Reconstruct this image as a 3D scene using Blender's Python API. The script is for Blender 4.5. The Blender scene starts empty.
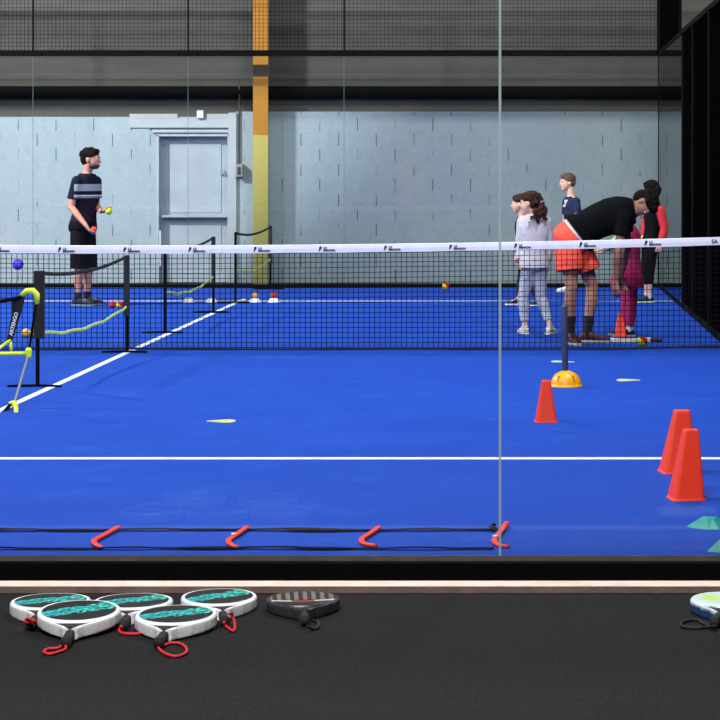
import bpy, bmesh, math, random
from mathutils import Vector, Matrix
random.seed(7)
F = 2208.0; VX = 527.0; HY = 170.0; EYE = 1.5
SC = bpy.context.scene
COL = SC.collection
PI = math.pi

def P(px, py, D):
    """a point of the place that stands D metres in front of the lens"""
    return Vector(((px - VX) / F * D, D, EYE - (py - HY) / F * D))
def G(px, py):
    """a point on the court floor"""
    D = EYE * F / (py - HY)
    return Vector(((px - VX) / F * D, D, 0.0))

# ------------------------------------------------------------------ materials
def lin(c):
    out = []
    for v in c:
        v = v / 255.0
        out.append(v / 12.92 if v <= 0.04045 else ((v + 0.055) / 1.055) ** 2.4)
    return tuple(out) + (1.0,)

MATS = {}
def mat(name, col, rough=0.6, metal=0.0, noise=0.0, nscale=30.0, bump=0.0, bscale=120.0, spec=0.5, emis=None):
    if name in MATS: return MATS[name]
    m = bpy.data.materials.new(name); m.use_nodes = True
    nt = m.node_tree; b = nt.nodes['Principled BSDF']
    c = lin(col)
    b.inputs['Base Color'].default_value = c
    b.inputs['Roughness'].default_value = rough
    b.inputs['Metallic'].default_value = metal
    b.inputs['Specular IOR Level'].default_value = spec
    tc = nt.nodes.new('ShaderNodeTexCoord')
    if noise > 0:
        n = nt.nodes.new('ShaderNodeTexNoise'); n.inputs['Scale'].default_value = nscale; n.inputs['Detail'].default_value = 5
        nt.links.new(tc.outputs['Object'], n.inputs['Vector'])
        r = nt.nodes.new('ShaderNodeValToRGB')
        r.color_ramp.elements[0].position = 0.3; r.color_ramp.elements[1].position = 0.7
        r.color_ramp.elements[0].color = tuple(v * (1 - noise) for v in c[:3]) + (1,)
        r.color_ramp.elements[1].color = tuple(min(1, v * (1 + noise)) for v in c[:3]) + (1,)
        nt.links.new(n.outputs['Fac'], r.inputs['Fac']); nt.links.new(r.outputs['Color'], b.inputs['Base Color'])
    if bump > 0:
        n = nt.nodes.new('ShaderNodeTexNoise'); n.inputs['Scale'].default_value = bscale; n.inputs['Detail'].default_value = 3
        nt.links.new(tc.outputs['Object'], n.inputs['Vector'])
        bp = nt.nodes.new('ShaderNodeBump'); bp.inputs['Strength'].default_value = bump; bp.inputs['Distance'].default_value = 0.01
        nt.links.new(n.outputs['Fac'], bp.inputs['Height']); nt.links.new(bp.outputs['Normal'], b.inputs['Normal'])
    MATS[name] = m
    return m

class NB:
    """small node-building helper"""
    def __init__(s, m): s.nt = m.node_tree; s.b = s.nt.nodes['Principled BSDF']
    def node(s, t, **kw):
        n = s.nt.nodes.new(t)
        for k, v in kw.items(): setattr(n, k, v)
        return n
    def math(s, op, a, b=None, c=None, clamp=False):
        n = s.nt.nodes.new('ShaderNodeMath'); n.operation = op; n.use_clamp = clamp
        for i, v in enumerate((a, b, c)):
            if v is None: continue
            if isinstance(v, (int, float)): n.inputs[i].default_value = v
            else: s.nt.links.new(v, n.inputs[i])
        return n.outputs[0]
    def xyz(s, kind='Object'):
        tc = s.node('ShaderNodeTexCoord'); sp = s.node('ShaderNodeSeparateXYZ')
        s.nt.links.new(tc.outputs[kind], sp.inputs[0]); return tc.outputs[kind], sp.outputs
    def noise(s, vec, scale, detail=3, rough=0.5, scl=None):
        if scl:
            mp = s.node('ShaderNodeMapping'); mp.inputs['Scale'].default_value = scl
            s.nt.links.new(vec, mp.inputs['Vector']); vec = mp.outputs[0]
        n = s.node('ShaderNodeTexNoise'); n.inputs['Scale'].default_value = scale; n.inputs['Detail'].default_value = detail
        n.inputs['Roughness'].default_value = rough
        s.nt.links.new(vec, n.inputs['Vector']); return n.outputs['Fac']
    def mix(s, f, a, b):
        n = s.node('ShaderNodeMix', data_type='RGBA')
        for i, v in ((0, f), (6, a), (7, b)):
            if isinstance(v, (int, float)): n.inputs[i].default_value = v
            elif isinstance(v, tuple): n.inputs[i].default_value = v
            else: s.nt.links.new(v, n.inputs[i])
        return n.outputs[2]
    def color(s, v): s.nt.links.new(v, s.b.inputs['Base Color'])
    def bump(s, h, st, d=0.01):
        bp = s.node('ShaderNodeBump'); bp.inputs['Strength'].default_value = st; bp.inputs['Distance'].default_value = d
        s.nt.links.new(h, bp.inputs['Height']); s.nt.links.new(bp.outputs['Normal'], s.b.inputs['Normal'])

def m_turf():
    m = mat('blue_turf', (24, 84, 214), 0.85, spec=0.15); k = NB(m); v, o = k.xyz()
    big = k.noise(v, 0.55, 4, 0.6); mid = k.noise(v, 3.5, 5, 0.65); fine = k.noise(v, 260, 2)
    streak = k.noise(v, 1.5, 5, 0.6, (0.8, 1.0, 1))
    f = k.math('MULTIPLY_ADD', k.math('SUBTRACT', streak, 0.47), 1.1, 0.35, clamp=True)
    c1 = k.mix(f, lin((8, 60, 162)), lin((20, 74, 180)))
    f2 = k.math('MULTIPLY', k.math('SUBTRACT', mid, 0.56, clamp=True), 2.6, clamp=True)
    c2 = k.mix(f2, c1, lin((38, 94, 194)))
    f3 = k.math('MULTIPLY', k.math('SUBTRACT', k.math('MULTIPLY_ADD', k.noise(v, 70, 3, 0.7), 0.6, k.math('MULTIPLY', fine, 0.4)), 0.5), 2.4)
    f3 = k.math('ABSOLUTE', f3)
    c3 = k.mix(f3, c2, lin((8, 42, 150)))
    f4 = k.math('MULTIPLY', k.math('SUBTRACT', big, 0.54, clamp=True), 1.6, clamp=True)
    k.color(k.mix(f4, c3, lin((26, 72, 180)))); k.bump(fine, 0.25, 0.004)
    return m
def m_block():
    m = mat('painted_block', (176, 198, 212), 0.75, spec=0.25); k = NB(m); v, o = k.xyz()
    row = k.math('FLOOR', k.math('DIVIDE', o[2], 0.2))
    x = k.math('ADD', k.math('DIVIDE', o[0], 0.5), k.math('MULTIPLY', row, 0.5))
    fr = k.math('FRACT', k.math('ADD', x, 100.0))
    d = k.math('ABSOLUTE', k.math('SUBTRACT', fr, 0.5))
    j = k.math('LESS_THAN', d, 0.014)
    zf = k.math('ABSOLUTE', k.math('SUBTRACT', k.math('FRACT', k.math('ADD', k.math('DIVIDE', o[2], 0.2), 50.0)), 0.5))
    inner = k.math('LESS_THAN', zf, 0.40)
    pr = k.noise(v, 2.3, 2, 0.5)
    pres = k.math('MULTIPLY', k.math('SUBTRACT', pr, 0.40), 6.0, clamp=True)
    jf = k.math('MULTIPLY', k.math('MULTIPLY', j, inner), pres)
    hz = k.math('GREATER_THAN', zf, 0.478)
    hp = k.math('MULTIPLY', k.math('SUBTRACT', k.noise(v, 1.6, 2), 0.57), 5.0, clamp=True)
    hf = k.math('MULTIPLY', k.math('MULTIPLY', hz, hp), 0.45)
    tot = k.math('ADD', jf, hf, clamp=True)
    big = k.noise(v, 0.7, 4, 0.6); med = k.noise(v, 9, 5, 0.7)
    # light falloff painted into the colour: duller, greener to the right end
    gx = k.math('MULTIPLY', k.math('ADD', o[0], 0.4), 0.38, clamp=True)
    base = k.mix(gx, lin((172, 190, 199)), lin((152, 174, 172)))
    base = k.mix(k.math('MULTIPLY', k.math('SUBTRACT', big, 0.45, clamp=True), 2.0, clamp=True), base, lin((186, 198, 208)))
    base = k.mix(k.math('MULTIPLY', k.math('SUBTRACT', med, 0.45, clamp=True), 1.1, clamp=True), base, lin((136, 160, 170)))
    gr = k.noise(v, 55, 3, 0.7); base = k.mix(k.math('MULTIPLY', k.math('SUBTRACT', gr, 0.5, clamp=True), 1.6, clamp=True), base, lin((118, 140, 150)))
    gp = k.math('MULTIPLY', k.math('SUBTRACT', k.noise(v, 0.9, 2, 0.5, (1, 1, 0.8)), 0.58, clamp=True), 2.2, clamp=True); base = k.mix(gp, base, lin((196, 190, 202)))
    k.color(k.mix(k.math('MULTIPLY', tot, 0.75), base, lin((62, 82, 96))))
    k.bump(med, 0.15, 0.01)
    return m
def m_sheet():
    m = mat('grey_sheeting', (84, 84, 82), 0.8, 0.0, spec=0.1); k = NB(m); v, o = k.xyz()
    a = k.noise(v, 1.2, 4, 0.6, (1, 1, 5)); b = k.noise(v, 14, 3, 0.6)
    c = k.mix(a, lin((74, 77, 76)), lin((112, 108, 102)))
    k.color(k.mix(k.math('MULTIPLY', b, 0.4), c, lin((66, 74, 73))))
    return m
def m_mat_floor():
    m = mat('black_rubber_mat', (40, 40, 42), 0.85, spec=0.3); k = NB(m); v, o = k.xyz()
    a = k.noise(v, 4, 5, 0.65); b = k.noise(v, 220, 2, 0.6)
    c = k.mix(a, lin((20, 20, 22)), lin((30, 29, 31)))
    b2 = k.noise(v, 75, 3, 0.7)
    f = k.math('MULTIPLY', k.math('SUBTRACT', b2, 0.52, clamp=True), 5.0, clamp=True)
    c = k.mix(k.math('MULTIPLY', f, 0.35), c, lin((66, 65, 67)))
    m.node_tree.nodes['Principled BSDF'].inputs['Specular IOR Level'].default_value = 0.12; k.color(c); k.bump(b, 0.4, 0.003)
    return m
def m_glass(name, tint=(0.985, 0.992, 0.99), refl=0.05):
    m = bpy.data.materials.new(name); m.use_nodes = True; nt = m.node_tree
    nt.nodes.remove(nt.nodes['Principled BSDF']); out = nt.nodes['Material Output']
    t = nt.nodes.new('ShaderNodeBsdfTransparent'); t.inputs[0].default_value = tint + (1,)
    g = nt.nodes.new('ShaderNodeBsdfGlossy'); g.inputs['Roughness'].default_value = 0.02
    fr = nt.nodes.new('ShaderNodeFresnel'); fr.inputs[0].default_value = 1.35
    mx = nt.nodes.new('ShaderNodeMixShader')
    nt.links.new(fr.outputs[0], mx.inputs[0]); nt.links.new(t.outputs[0], mx.inputs[1]); nt.links.new(g.outputs[0], mx.inputs[2])
    nt.links.new(mx.outputs[0], out.inputs[0]); MATS[name] = m
    return m
def m_gasket(name, col, alpha):
    m = mat(name, col, 0.3); m.node_tree.nodes['Principled BSDF'].inputs['Alpha'].default_value = alpha
    return m
def m_face_teal():
    m = mat('black_face_teal_brush', (20, 21, 24), 0.35); k = NB(m); v, o = k.xyz()
    n = k.noise(v, 26, 3, 0.6)
    # a slanted brush stroke of letters across the face
    line = k.math('SUBTRACT', o[1], k.math('MULTIPLY', o[0], 0.55))
    line = k.math('ADD', line, k.math('MULTIPLY', k.math('SINE', k.math('MULTIPLY', o[0], 150.0)), 0.007))
    line = k.math('ADD', line, k.math('MULTIPLY', k.math('SUBTRACT', n, 0.5), 0.07))
    band = k.math('LESS_THAN', k.math('ABSOLUTE', k.math('SUBTRACT', line, 0.01)), 0.042)
    inx = k.math('LESS_THAN', k.math('ABSOLUTE', o[0]), 0.112)
    n2 = k.noise(v, 60, 2, 0.5, (1, 2.5, 1))
    cut = k.math('LESS_THAN', n2, 0.53)
    f = k.math('MULTIPLY', k.math('MULTIPLY', band, inx), cut)
    teal = k.mix(k.math('MULTIPLY', k.math('ADD', o[0], 0.1), 4.0, clamp=True), lin((20, 200, 208)), lin((70, 214, 190)))
    # small drilled holes
    hx = k.math('ABSOLUTE', k.math('SUBTRACT', k.math('FRACT', k.math('MULTIPLY', o[0], 50.0)), 0.5))
    hy = k.math('ABSOLUTE', k.math('SUBTRACT', k.math('FRACT', k.math('MULTIPLY', o[1], 50.0)), 0.5))
    hole = k.math('LESS_THAN', k.math('ADD', k.math('POWER', hx, 2), k.math('POWER', hy, 2)), 0.045)
    rr = k.math('LESS_THAN', k.math('ADD', k.math('POWER', o[0], 2), k.math('POWER', o[1], 2)), 0.0075)
    spk = k.math('MULTIPLY', k.math('SUBTRACT', k.noise(v, 330, 2), 0.58, clamp=True), 2.5, clamp=True)
    c = k.mix(spk, lin((20, 21, 25)), lin((120, 124, 128)))
    c = k.mix(f, c, teal)
    k.color(k.mix(k.math('MULTIPLY', k.math('MULTIPLY', hole, rr), 0.8), c, lin((8, 8, 9))))
    return m
def m_rim():
    m = mat('white_rim_grey_print', (225, 226, 230), 0.35); k = NB(m); v, o = k.xyz()
    n = k.noise(v, 210, 2, 0.5)
    zz = k.math('LESS_THAN', k.math('ABSOLUTE', o[2]), 0.012)
    f = k.math('MULTIPLY', k.math('MULTIPLY', k.math('GREATER_THAN', n, 0.52), zz), 0.30)
    k.color(k.mix(f, lin((232, 233, 238)), lin((110, 112, 118))))
    return m
def m_face_dark():
    m = mat('dark_face_grey_bars', (40, 38, 38), 0.4); k = NB(m); v, o = k.xyz()
    st = k.math('LESS_THAN', k.math('FRACT', k.math('MULTIPLY', k.math('ADD', o[0], 1.0), 33.0)), 0.5)
    n = k.math('GREATER_THAN', k.noise(v, 60, 2), 0.36)
    top = k.math('GREATER_THAN', o[1], -0.035)
    f = k.math('MULTIPLY', k.math('MULTIPLY', st, n), top)
    c = k.mix(k.math('MULTIPLY', f, 0.9), lin((24, 23, 24)), lin((122, 116, 108)))
    ln = k.math('LESS_THAN', k.math('ABSOLUTE', k.math('ADD', o[1], k.math('SUBTRACT', 0.062, k.math('MULTIPLY', k.math('ABSOLUTE', o[0]), 0.2)))), 0.009)
    rd = k.math('LESS_THAN', k.math('ABSOLUTE', o[0]), 0.04)
    lc = k.mix(rd, lin((205, 200, 200)), lin((190, 50, 45)))
    k.color(k.mix(ln, c, lc))
    return m
def m_face_light():
    m = mat('pale_face_lime_print', (200, 226, 224), 0.35); k = NB(m); v, o = k.xyz()
    n = k.noise(v, 30, 3, 0.6)
    l = k.math('ADD', o[1], k.math('MULTIPLY', k.math('SUBTRACT', n, 0.5), 0.06))
    b = k.math('LESS_THAN', k.math('ABSOLUTE', l), 0.05)
    x = k.math('LESS_THAN', k.math('ABSOLUTE', o[0]), 0.095)
    cut = k.math('GREATER_THAN', k.noise(v, 90, 2, 0.5, (1, 0.4, 1)), 0.44)
    k.color(k.mix(k.math('MULTIPLY', k.math('MULTIPLY', b, x), cut), lin((200, 226, 226)), lin((196, 228, 96))))
    return m
def m_split_ball(name, ca, cb):
    m = mat(name, ca, 0.9, spec=0.1); k = NB(m); v, o = k.xyz()
    f = k.math('GREATER_THAN', k.math('ADD', o[0], k.math('MULTIPLY', o[2], 0.9)), 0.004)
    k.color(k.mix(f, lin(ca), lin(cb))); return m
def m_jeans():
    m = mat('faded_ripped_denim', (120, 130, 155), 0.9, spec=0.1); k = NB(m); v, o = k.xyz()
    n = k.noise(v, 22, 4, 0.65, (1, 1, 1.4)); n2 = k.noise(v, 60, 2, 0.6, (1, 1, 2.5))
    hz = k.math('MULTIPLY', k.math('SUBTRACT', 0.66, o[2]), 5.0, clamp=True)
    c = k.mix(hz, lin((38, 52, 96)), lin((176, 182, 198)))
    c = k.mix(k.math('MULTIPLY', k.math('SUBTRACT', n, 0.5, clamp=True), 5.0, clamp=True), c, lin((196, 200, 212)))
    k.color(k.mix(k.math('MULTIPLY', k.math('SUBTRACT', n2, 0.56, clamp=True), 5.0, clamp=True), c, lin((64, 72, 100))))
    return m
def m_spotted_shoe():
    m = mat('white_shoe_dark_spots', (206, 206, 198), 0.6); k = NB(m); v, o = k.xyz()
    f = k.math('MULTIPLY', k.math('SUBTRACT', k.noise(v, 42, 2, 0.6), 0.54, clamp=True), 8.0, clamp=True)
    k.color(k.mix(f, lin((212, 211, 204)), lin((58, 56, 58)))); return m
def m_shirt_stripe():
    m = mat('navy_tee_grey_panel', (22, 26, 44), 0.85, spec=0.1); k = NB(m); v, o = k.xyz()
    z1 = k.math('LESS_THAN', k.math('ABSOLUTE', k.math('SUBTRACT', o[2], 1.307)), 0.038)
    z2 = k.math('LESS_THAN', k.math('ABSOLUTE', k.math('SUBTRACT', o[2], 1.210)), 0.020)
    zt = k.math('LESS_THAN', k.math('ABSOLUTE', k.math('SUBTRACT', o[2], 1.252)), 0.008)
    fr = k.math('GREATER_THAN', o[0], -0.045)
    base = k.mix(k.noise(v, 14, 4), lin((14, 16, 30)), lin((28, 31, 50)))
    rd = k.math('MULTIPLY', k.math('MULTIPLY', k.math('SUBTRACT', 1.16, o[2]), 5.0, clamp=True), 0.30)
    base = k.mix(rd, base, lin((70, 24, 34)))
    c = k.mix(k.math('MULTIPLY', z1, fr), base, lin((146, 152, 164)))
    zw = k.math('LESS_THAN', k.math('ABSOLUTE', k.math('SUBTRACT', o[2], 1.218)), 0.006)
    c = k.mix(k.math('MULTIPLY', z2, fr), c, lin((112, 120, 132))); k.color(k.mix(k.math('MULTIPLY', zw, fr), c, lin((214, 218, 226)))); return m
def m_column():
    m = mat('painted_column', (200, 140, 30), 0.6); k = NB(m); v, o = k.xyz()
    n = k.noise(v, 7, 4, 0.6)
    z = k.math('ADD', o[2], k.math('MULTIPLY', k.math('SUBTRACT', n, 0.5), 0.03))
    up = k.math('GREATER_THAN', z, 1.955)
    c = k.mix(up, lin((196, 188, 98)), lin((188, 128, 20)))
    bk = k.math('LESS_THAN', k.math('ABSOLUTE', k.math('SUBTRACT', o[2], 2.80)), 0.08)
    c = k.mix(bk, c, lin((22, 18, 14)))
    k.color(k.mix(k.math('MULTIPLY', k.math('SUBTRACT', k.noise(v, 30, 4, 0.7), 0.55, clamp=True), 2.0, clamp=True), c, lin((120, 96, 40))))
    return m

TURF = m_turf(); BLOCK = m_block(); SHEET = m_sheet(); MATF = m_mat_floor()
GLASS = m_glass('clear_glass')
LINE = mat('white_line_paint', (215, 222, 235), 0.8, noise=0.12, nscale=8)
BLACK = mat('black_powder_coat', (7, 7, 9), 0.8, spec=0.08)
WIRE = mat('black_wire', (5, 5, 6), 0.9, spec=0.0)
NETM = mat('black_net_cord', (14, 15, 20), 0.9, spec=0.05)
TAPE = mat('white_net_tape', (226, 226, 240), 0.8, noise=0.05, nscale=9)
INK = mat('dark_ink', (16, 18, 34), 0.8)
ORANGE = mat('orange_cone_plastic', (255, 56, 8), 0.5, noise=0.06, nscale=12)
RED_O = mat('orange_red_plastic', (255, 56, 36), 0.45)
LIME = mat('lime_plastic', (214, 240, 60), 0.45)
YEL = mat('yellow_plastic', (236, 164, 10), 0.4, noise=0.08, nscale=20)
PALEY = mat('pale_yellow_rubber', (214, 212, 120), 0.6, noise=0.1, nscale=25)
TEAL = mat('teal_rubber', (14, 150, 140), 0.5, noise=0.14, nscale=18)
CONC = mat('pale_concrete_edge', (222, 204, 192), 0.85, noise=0.10, nscale=14, bump=0.3, bscale=50)
CONCF = mat('brown_kerb_face', (104, 86, 78), 0.9, noise=0.18, nscale=16, bump=0.4, bscale=60)
FELT_Y = mat('yellow_green_felt', (196, 222, 40), 0.95, bump=0.4, bscale=300)
FELT_R = mat('red_orange_felt', (226, 70, 40), 0.95)
BALL_RY = m_split_ball('red_and_yellow_felt', (206, 214, 40), (190, 34, 34))
PURPLE = mat('purple_plastic', (74, 50, 190), 0.4)
WHITEP = mat('white_plastic', (226, 232, 236), 0.45)
GREYP = mat('blue_grey_pole', (56, 62, 92), 0.5)
STEEL = mat('silver_tube', (176, 182, 190), 0.35, 0.7)
RIM = m_rim(); FT = m_face_teal(); FD = m_face_dark(); FL = m_face_light()
GRIP = mat('black_grip', (22, 22, 24), 0.75, bump=0.5, bscale=400)
DARKRIM = mat('dark_grey_rim', (44, 43, 48), 0.35, noise=0.3, nscale=40)
BLUERIM = mat('navy_rim_pale_edge', (28, 52, 104), 0.35)
k_ = NB(BLUERIM); v_, o_ = k_.xyz()
e_ = k_.math('MULTIPLY', k_.math('ADD', k_.math('SUBTRACT', o_[2], 0.004), k_.math('MULTIPLY', k_.math('SUBTRACT', k_.noise(v_, 18, 2), 0.5), 0.03)), 90.0, clamp=True)
k_.color(k_.mix(e_, k_.mix(k_.noise(v_, 30, 3), lin((10, 22, 48)), lin((44, 84, 140))), lin((206, 228, 230))))
CORD_R = mat('red_cord', (196, 24, 42), 0.7)
CORD_K = mat('black_cord', (12, 12, 13), 0.7)

# ------------------------------------------------------------------ mesh helpers
def tag(o, label=None, cat=None, group=None, kind=None):
    if label: o['label'] = label
    if cat: o['category'] = cat
    if group: o['group'] = group
    if kind: o['kind'] = kind
    return o
def empty(name, loc, label, cat, group=None, rz=0.0):
    o = bpy.data.objects.new(name, None); COL.objects.link(o); o.location = loc; o.rotation_euler.z = rz
    o.empty_display_size = 0.1
    return tag(o, label, cat, group)
def link(name, me, m, parent=None, loc=None, smooth=False):
    o = bpy.data.objects.new(name, me); COL.objects.link(o)
    if m is not None and not me.materials: me.materials.append(m)
    if parent is not None: o.parent = parent
    if loc is not None: o.location = loc
    if smooth:
        for p in me.polygons: p.use_smooth = True
    return o
def obj(name, bm, m, parent=None, loc=None, smooth=False, bevel=0.0):
    bmesh.ops.recalc_face_normals(bm, faces=bm.faces[:])
    me = bpy.data.meshes.new(name); bm.to_mesh(me); bm.free()
    o = link(name, me, m, parent, loc, smooth)
    if bevel > 0:
        md = o.modifiers.new('bev', 'BEVEL'); md.width = bevel; md.segments = 2; md.limit_method = 'ANGLE'
    return o
def box(bm, x0, x1, y0, y1, z0, z1):
    vs = [bm.verts.new((x, y, z)) for x in (x0, x1) for y in (y0, y1) for z in (z0, z1)]
    for f in ((0, 1, 3, 2), (4, 6, 7, 5), (0, 4, 5, 1), (2, 3, 7, 6), (0, 2, 6, 4), (1, 5, 7, 3)):
        bm.faces.new([vs[i] for i in f])
def frame_of(d, hint=Vector((0, 0, 1))):
    d = d.normalized()
    if abs(d.dot(hint)) > 0.98: hint = Vector((1, 0, 0))
    u = d.cross(hint).normalized(); v = u.cross(d).normalized()
    return u, v
def loft(bm, secs, n=20, ex=2.0):
    """secs: (centre, u, v, ru, rv)"""
    rings = []
    for c, u, v, ru, rv in secs:
        r = []
        for i in range(n):
            a = 2 * PI * i / n; ca, sa = math.cos(a), math.sin(a)
            if ex != 2.0:
                ca = math.copysign(abs(ca) ** (2 / ex), ca); sa = math.copysign(abs(sa) ** (2 / ex), sa)
            r.append(bm.verts.new(c + u * (ru * ca) + v * (rv * sa)))
        rings.append(r)
    for a, b in zip(rings, rings[1:]):
        for i in range(n):
            bm.faces.new((a[i], a[(i + 1) % n], b[(i + 1) % n], b[i]))
    bm.faces.new(rings[0][::-1]); bm.faces.new(rings[-1])
def tube(bm, pts, rad, n=10, flat=None, closed=False):
    pts = [Vector(p) for p in pts]; k = len(pts)
    if isinstance(rad, (int, float)): rad = [rad] * k
    pu = None; secs = []
    for i, p in enumerate(pts):
        if closed: d = pts[(i + 1) % k] - pts[i - 1]
        else: d = pts[min(i + 1, k - 1)] - pts[max(i - 1, 0)]
        if d.length < 1e-9: d = Vector((0, 0, 1))
        d.normalize()
        if pu is None: u, v = frame_of(d)
        else:
            u = (pu - d * pu.dot(d))
            u = u.normalized() if u.length > 1e-6 else frame_of(d)[0]
            v = u.cross(d).normalized()
        pu = u
        secs.append((p, u, v, rad[i], rad[i] * (flat or 1)))
    if not closed: loft(bm, secs, n); return
    rings = []
    for c, u, v, ru, rv in secs:
        rings.append([bm.verts.new(c + u * (ru * math.cos(2 * PI * i / n)) + v * (rv * math.sin(2 * PI * i / n))) for i in range(n)])
    for q in range(k):
        a, b = rings[q], rings[(q + 1) % k]
        for i in range(n): bm.faces.new((a[i], a[(i + 1) % n], b[(i + 1) % n], b[i]))
def capsule(bm, p0, r0, p1, r1, n=14, m=5, side=None, k=1.0):
    p0, p1 = Vector(p0), Vector(p1); d = p1 - p0
    d = d.normalized() if d.length > 1e-6 else Vector((0, 0, 1))
    if side is not None:
        u = (side - d * side.dot(d)).normalized(); v = d.cross(u).normalized()
    else: u, v = frame_of(d)
    secs = []
    for i in range(m):
        a = -PI / 2 * (1 - i / m) + 0.05 * (i == 0)
        secs.append((p0 + d * (r0 * math.sin(a)), u, v, r0 * math.cos(a) * k, r0 * math.cos(a)))
    secs.append((p0, u, v, r0 * k, r0)); secs.append((p1, u, v, r1 * k, r1))
    for i in range(1, m + 1):
        a = PI / 2 * i / m - 0.05 * (i == m)
        secs.append((p1 + d * (r1 * math.sin(a)), u, v, r1 * math.cos(a) * k, r1 * math.cos(a)))
    loft(bm, secs, n)
def chain(bm, pts, rad):
    for i in range(len(pts) - 1): capsule(bm, pts[i], rad[i], pts[i + 1], rad[i + 1])
def ellipsoid(bm, c, ax, r, n=16):
    m = Matrix(((ax[0].x * r[0], ax[1].x * r[1], ax[2].x * r[2], c.x),
                (ax[0].y * r[0], ax[1].y * r[1], ax[2].y * r[2], c.y),
                (ax[0].z * r[0], ax[1].z * r[1], ax[2].z * r[2], c.z), (0, 0, 0, 1)))
    bmesh.ops.create_uvsphere(bm, u_segments=n, v_segments=max(8, n * 2 // 3), radius=1.0, matrix=m)
def remesh(name, bm, m, parent, origin, voxel=0.007, smooth=3, fac=0.6):
    bmesh.ops.recalc_face_normals(bm, faces=bm.faces[:])
    me = bpy.data.meshes.new('tmp'); bm.to_mesh(me); bm.free()
    me.transform(Matrix.Translation(-origin))
    t = bpy.data.objects.new('tmp', me); COL.objects.link(t)
    r = t.modifiers.new('r', 'REMESH'); r.mode = 'VOXEL'; r.voxel_size = voxel; r.use_smooth_shade = True
    if smooth:
        s = t.modifiers.new('s', 'SMOOTH'); s.iterations = smooth; s.factor = fac
    dg = bpy.context.evaluated_depsgraph_get(); dg.update()
    out = bpy.data.meshes.new_from_object(t.evaluated_get(dg)); out.name = name
    bpy.data.objects.remove(t); bpy.data.meshes.remove(me)
    out.materials.clear(); out.materials.append(m)
    for p in out.polygons: p.use_smooth = True
    return link(name, out, None, parent)
def arc(c, r, a0, a1, n, fx=1.0, fy=1.0):
    return [Vector((c[0] + r * fx * math.cos(a0 + (a1 - a0) * i / n), c[1] + r * fy * math.sin(a0 + (a1 - a0) * i / n), c[2])) for i in range(n + 1)]
def lathe(bm, prof, n=32, c=(0, 0, 0)):
    rings = [[bm.verts.new((c[0] + r * math.cos(2 * PI * i / n), c[1] + r * math.sin(2 * PI * i / n), c[2] + z)) for i in range(n)] for r, z in prof]
    for a, b in zip(rings, rings[1:]):
        for i in range(n): bm.faces.new((a[i], a[(i + 1) % n], b[(i + 1) % n], b[i]))
    bm.faces.new(rings[0][::-1]); bm.faces.new(rings[-1])
def copy_tree(o, parent=None):
    c = o.copy(); COL.objects.link(c)
    if parent is not None: c.parent = parent
    for ch in list(o.children): copy_tree(ch, c)
    return c
def struct(name, bm, m, parent=None, **kw):
    o = obj(name, bm, m, parent, **kw)
    if parent is None: o['kind'] = 'structure'
    return o

# ------------------------------------------------------------------ the setting
XC = -3.32; XR = XC + 5.0; XL = XC - 5.0
YG = 8.5; YN = 18.4; YF = 28.2; YW = 29.3
bm = bmesh.new(); box(bm, XL, XR, YG, YF, -0.05, 0.0); struct('floor', bm, TURF)
bm = bmesh.new(); box(bm, -13, 9, YF + 0.0, 33, -0.06, -0.004); box(bm, XR + 0.02, 9, 7.95, YF, -0.06, -0.004); box(bm, -13, XL - 0.02, 7.95, YF, -0.06, -0.004)
struct('floor_hall', bm, mat('hall_concrete', (58, 60, 62), 0.8, noise=0.2, nscale=3))
bm = bmesh.new(); box(bm, -13, 9, 3.0, 7.83, -0.05, 0.0); struct('floor_front', bm, MATF)
# kerb in front of the court and the dark gutter behind it
bm = bmesh.new(); box(bm, -13, 9, 7.83, 7.935, -0.06, 0.0245); k_ = struct('trim_1', bm, CONC, bevel=0.003)
k_.data.materials.append(CONCF)
for p in k_.data.polygons:
    if p.normal.y < -0.5: p.material_index = 1
bm = bmesh.new(); box(bm, -13, 9, 7.935, 8.5, -0.16, -0.12); struct('floor_gutter', bm, mat('gutter_black', (8, 8, 9), 0.95, spec=0.05))
bm = bmesh.new(); box(bm, XL, XR, 8.44, 8.498, -0.12, -0.004); struct('trim_2', bm, mat('black_base_rail', (7, 7, 8), 0.9, spec=0.05))
bm = bmesh.new(); box(bm, XL, XR, 8.49, 8.512, -0.004, 0.016); struct('trim_3', bm, mat('dark_grey_glass_channel', (82, 78, 74), 0.5, 0.2, noise=0.2, nscale=10))
# court lines
bm = bmesh.new()
box(bm, XL, XR, 11.475 - 0.04, 11.475 + 0.035, 0.0, 0.003)
box(bm, XL, XR, 25.27 - 0.03, 25.27 + 0.03, 0.0, 0.003)
box(bm, XC + 0.008, XC + 0.062, 11.35, 25.65, 0.0, 0.0028)
struct('trim_4', bm, LINE)
# hall back wall (painted blocks, with the door opening) : built round the opening
dx0, dx1, dzt = -4.897, -3.962, 1.96
bm = bmesh.new()
box(bm, -13, dx0, YW, YW + 0.25, 0, 2.205); box(bm, dx0, dx1, YW, YW + 0.25, dzt, 2.205); box(bm, dx1, -3.86, YW, YW + 0.25, 0, 2.205)
box(bm, -3.86, 9.0, YW, YW + 0.25, 0, 2.275)
struct('wall_back', bm, BLOCK)
PAINT = mat('pale_paint', (184, 194, 202), 0.6, noise=0.06, nscale=6)
bm = bmesh.new()
box(bm, -5.27, -3.84, YW - 0.03, YW, 2.06, 2.185); box(bm, -5.27, P(178, 0, YW).x, YW - 0.03, YW, 2.185, 2.245); box(bm, P(206, 0, YW).x, -3.84, YW - 0.03, YW, 2.185, 2.245); box(bm, -4.97, -3.92, YW - 0.05, YW - 0.03, dzt + 0.035, 2.035)
box(bm, -3.955, -3.85, YW - 0.06, YW, 0, 2.26)
struct('trim_5', bm, PAINT, bevel=0.004)
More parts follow.
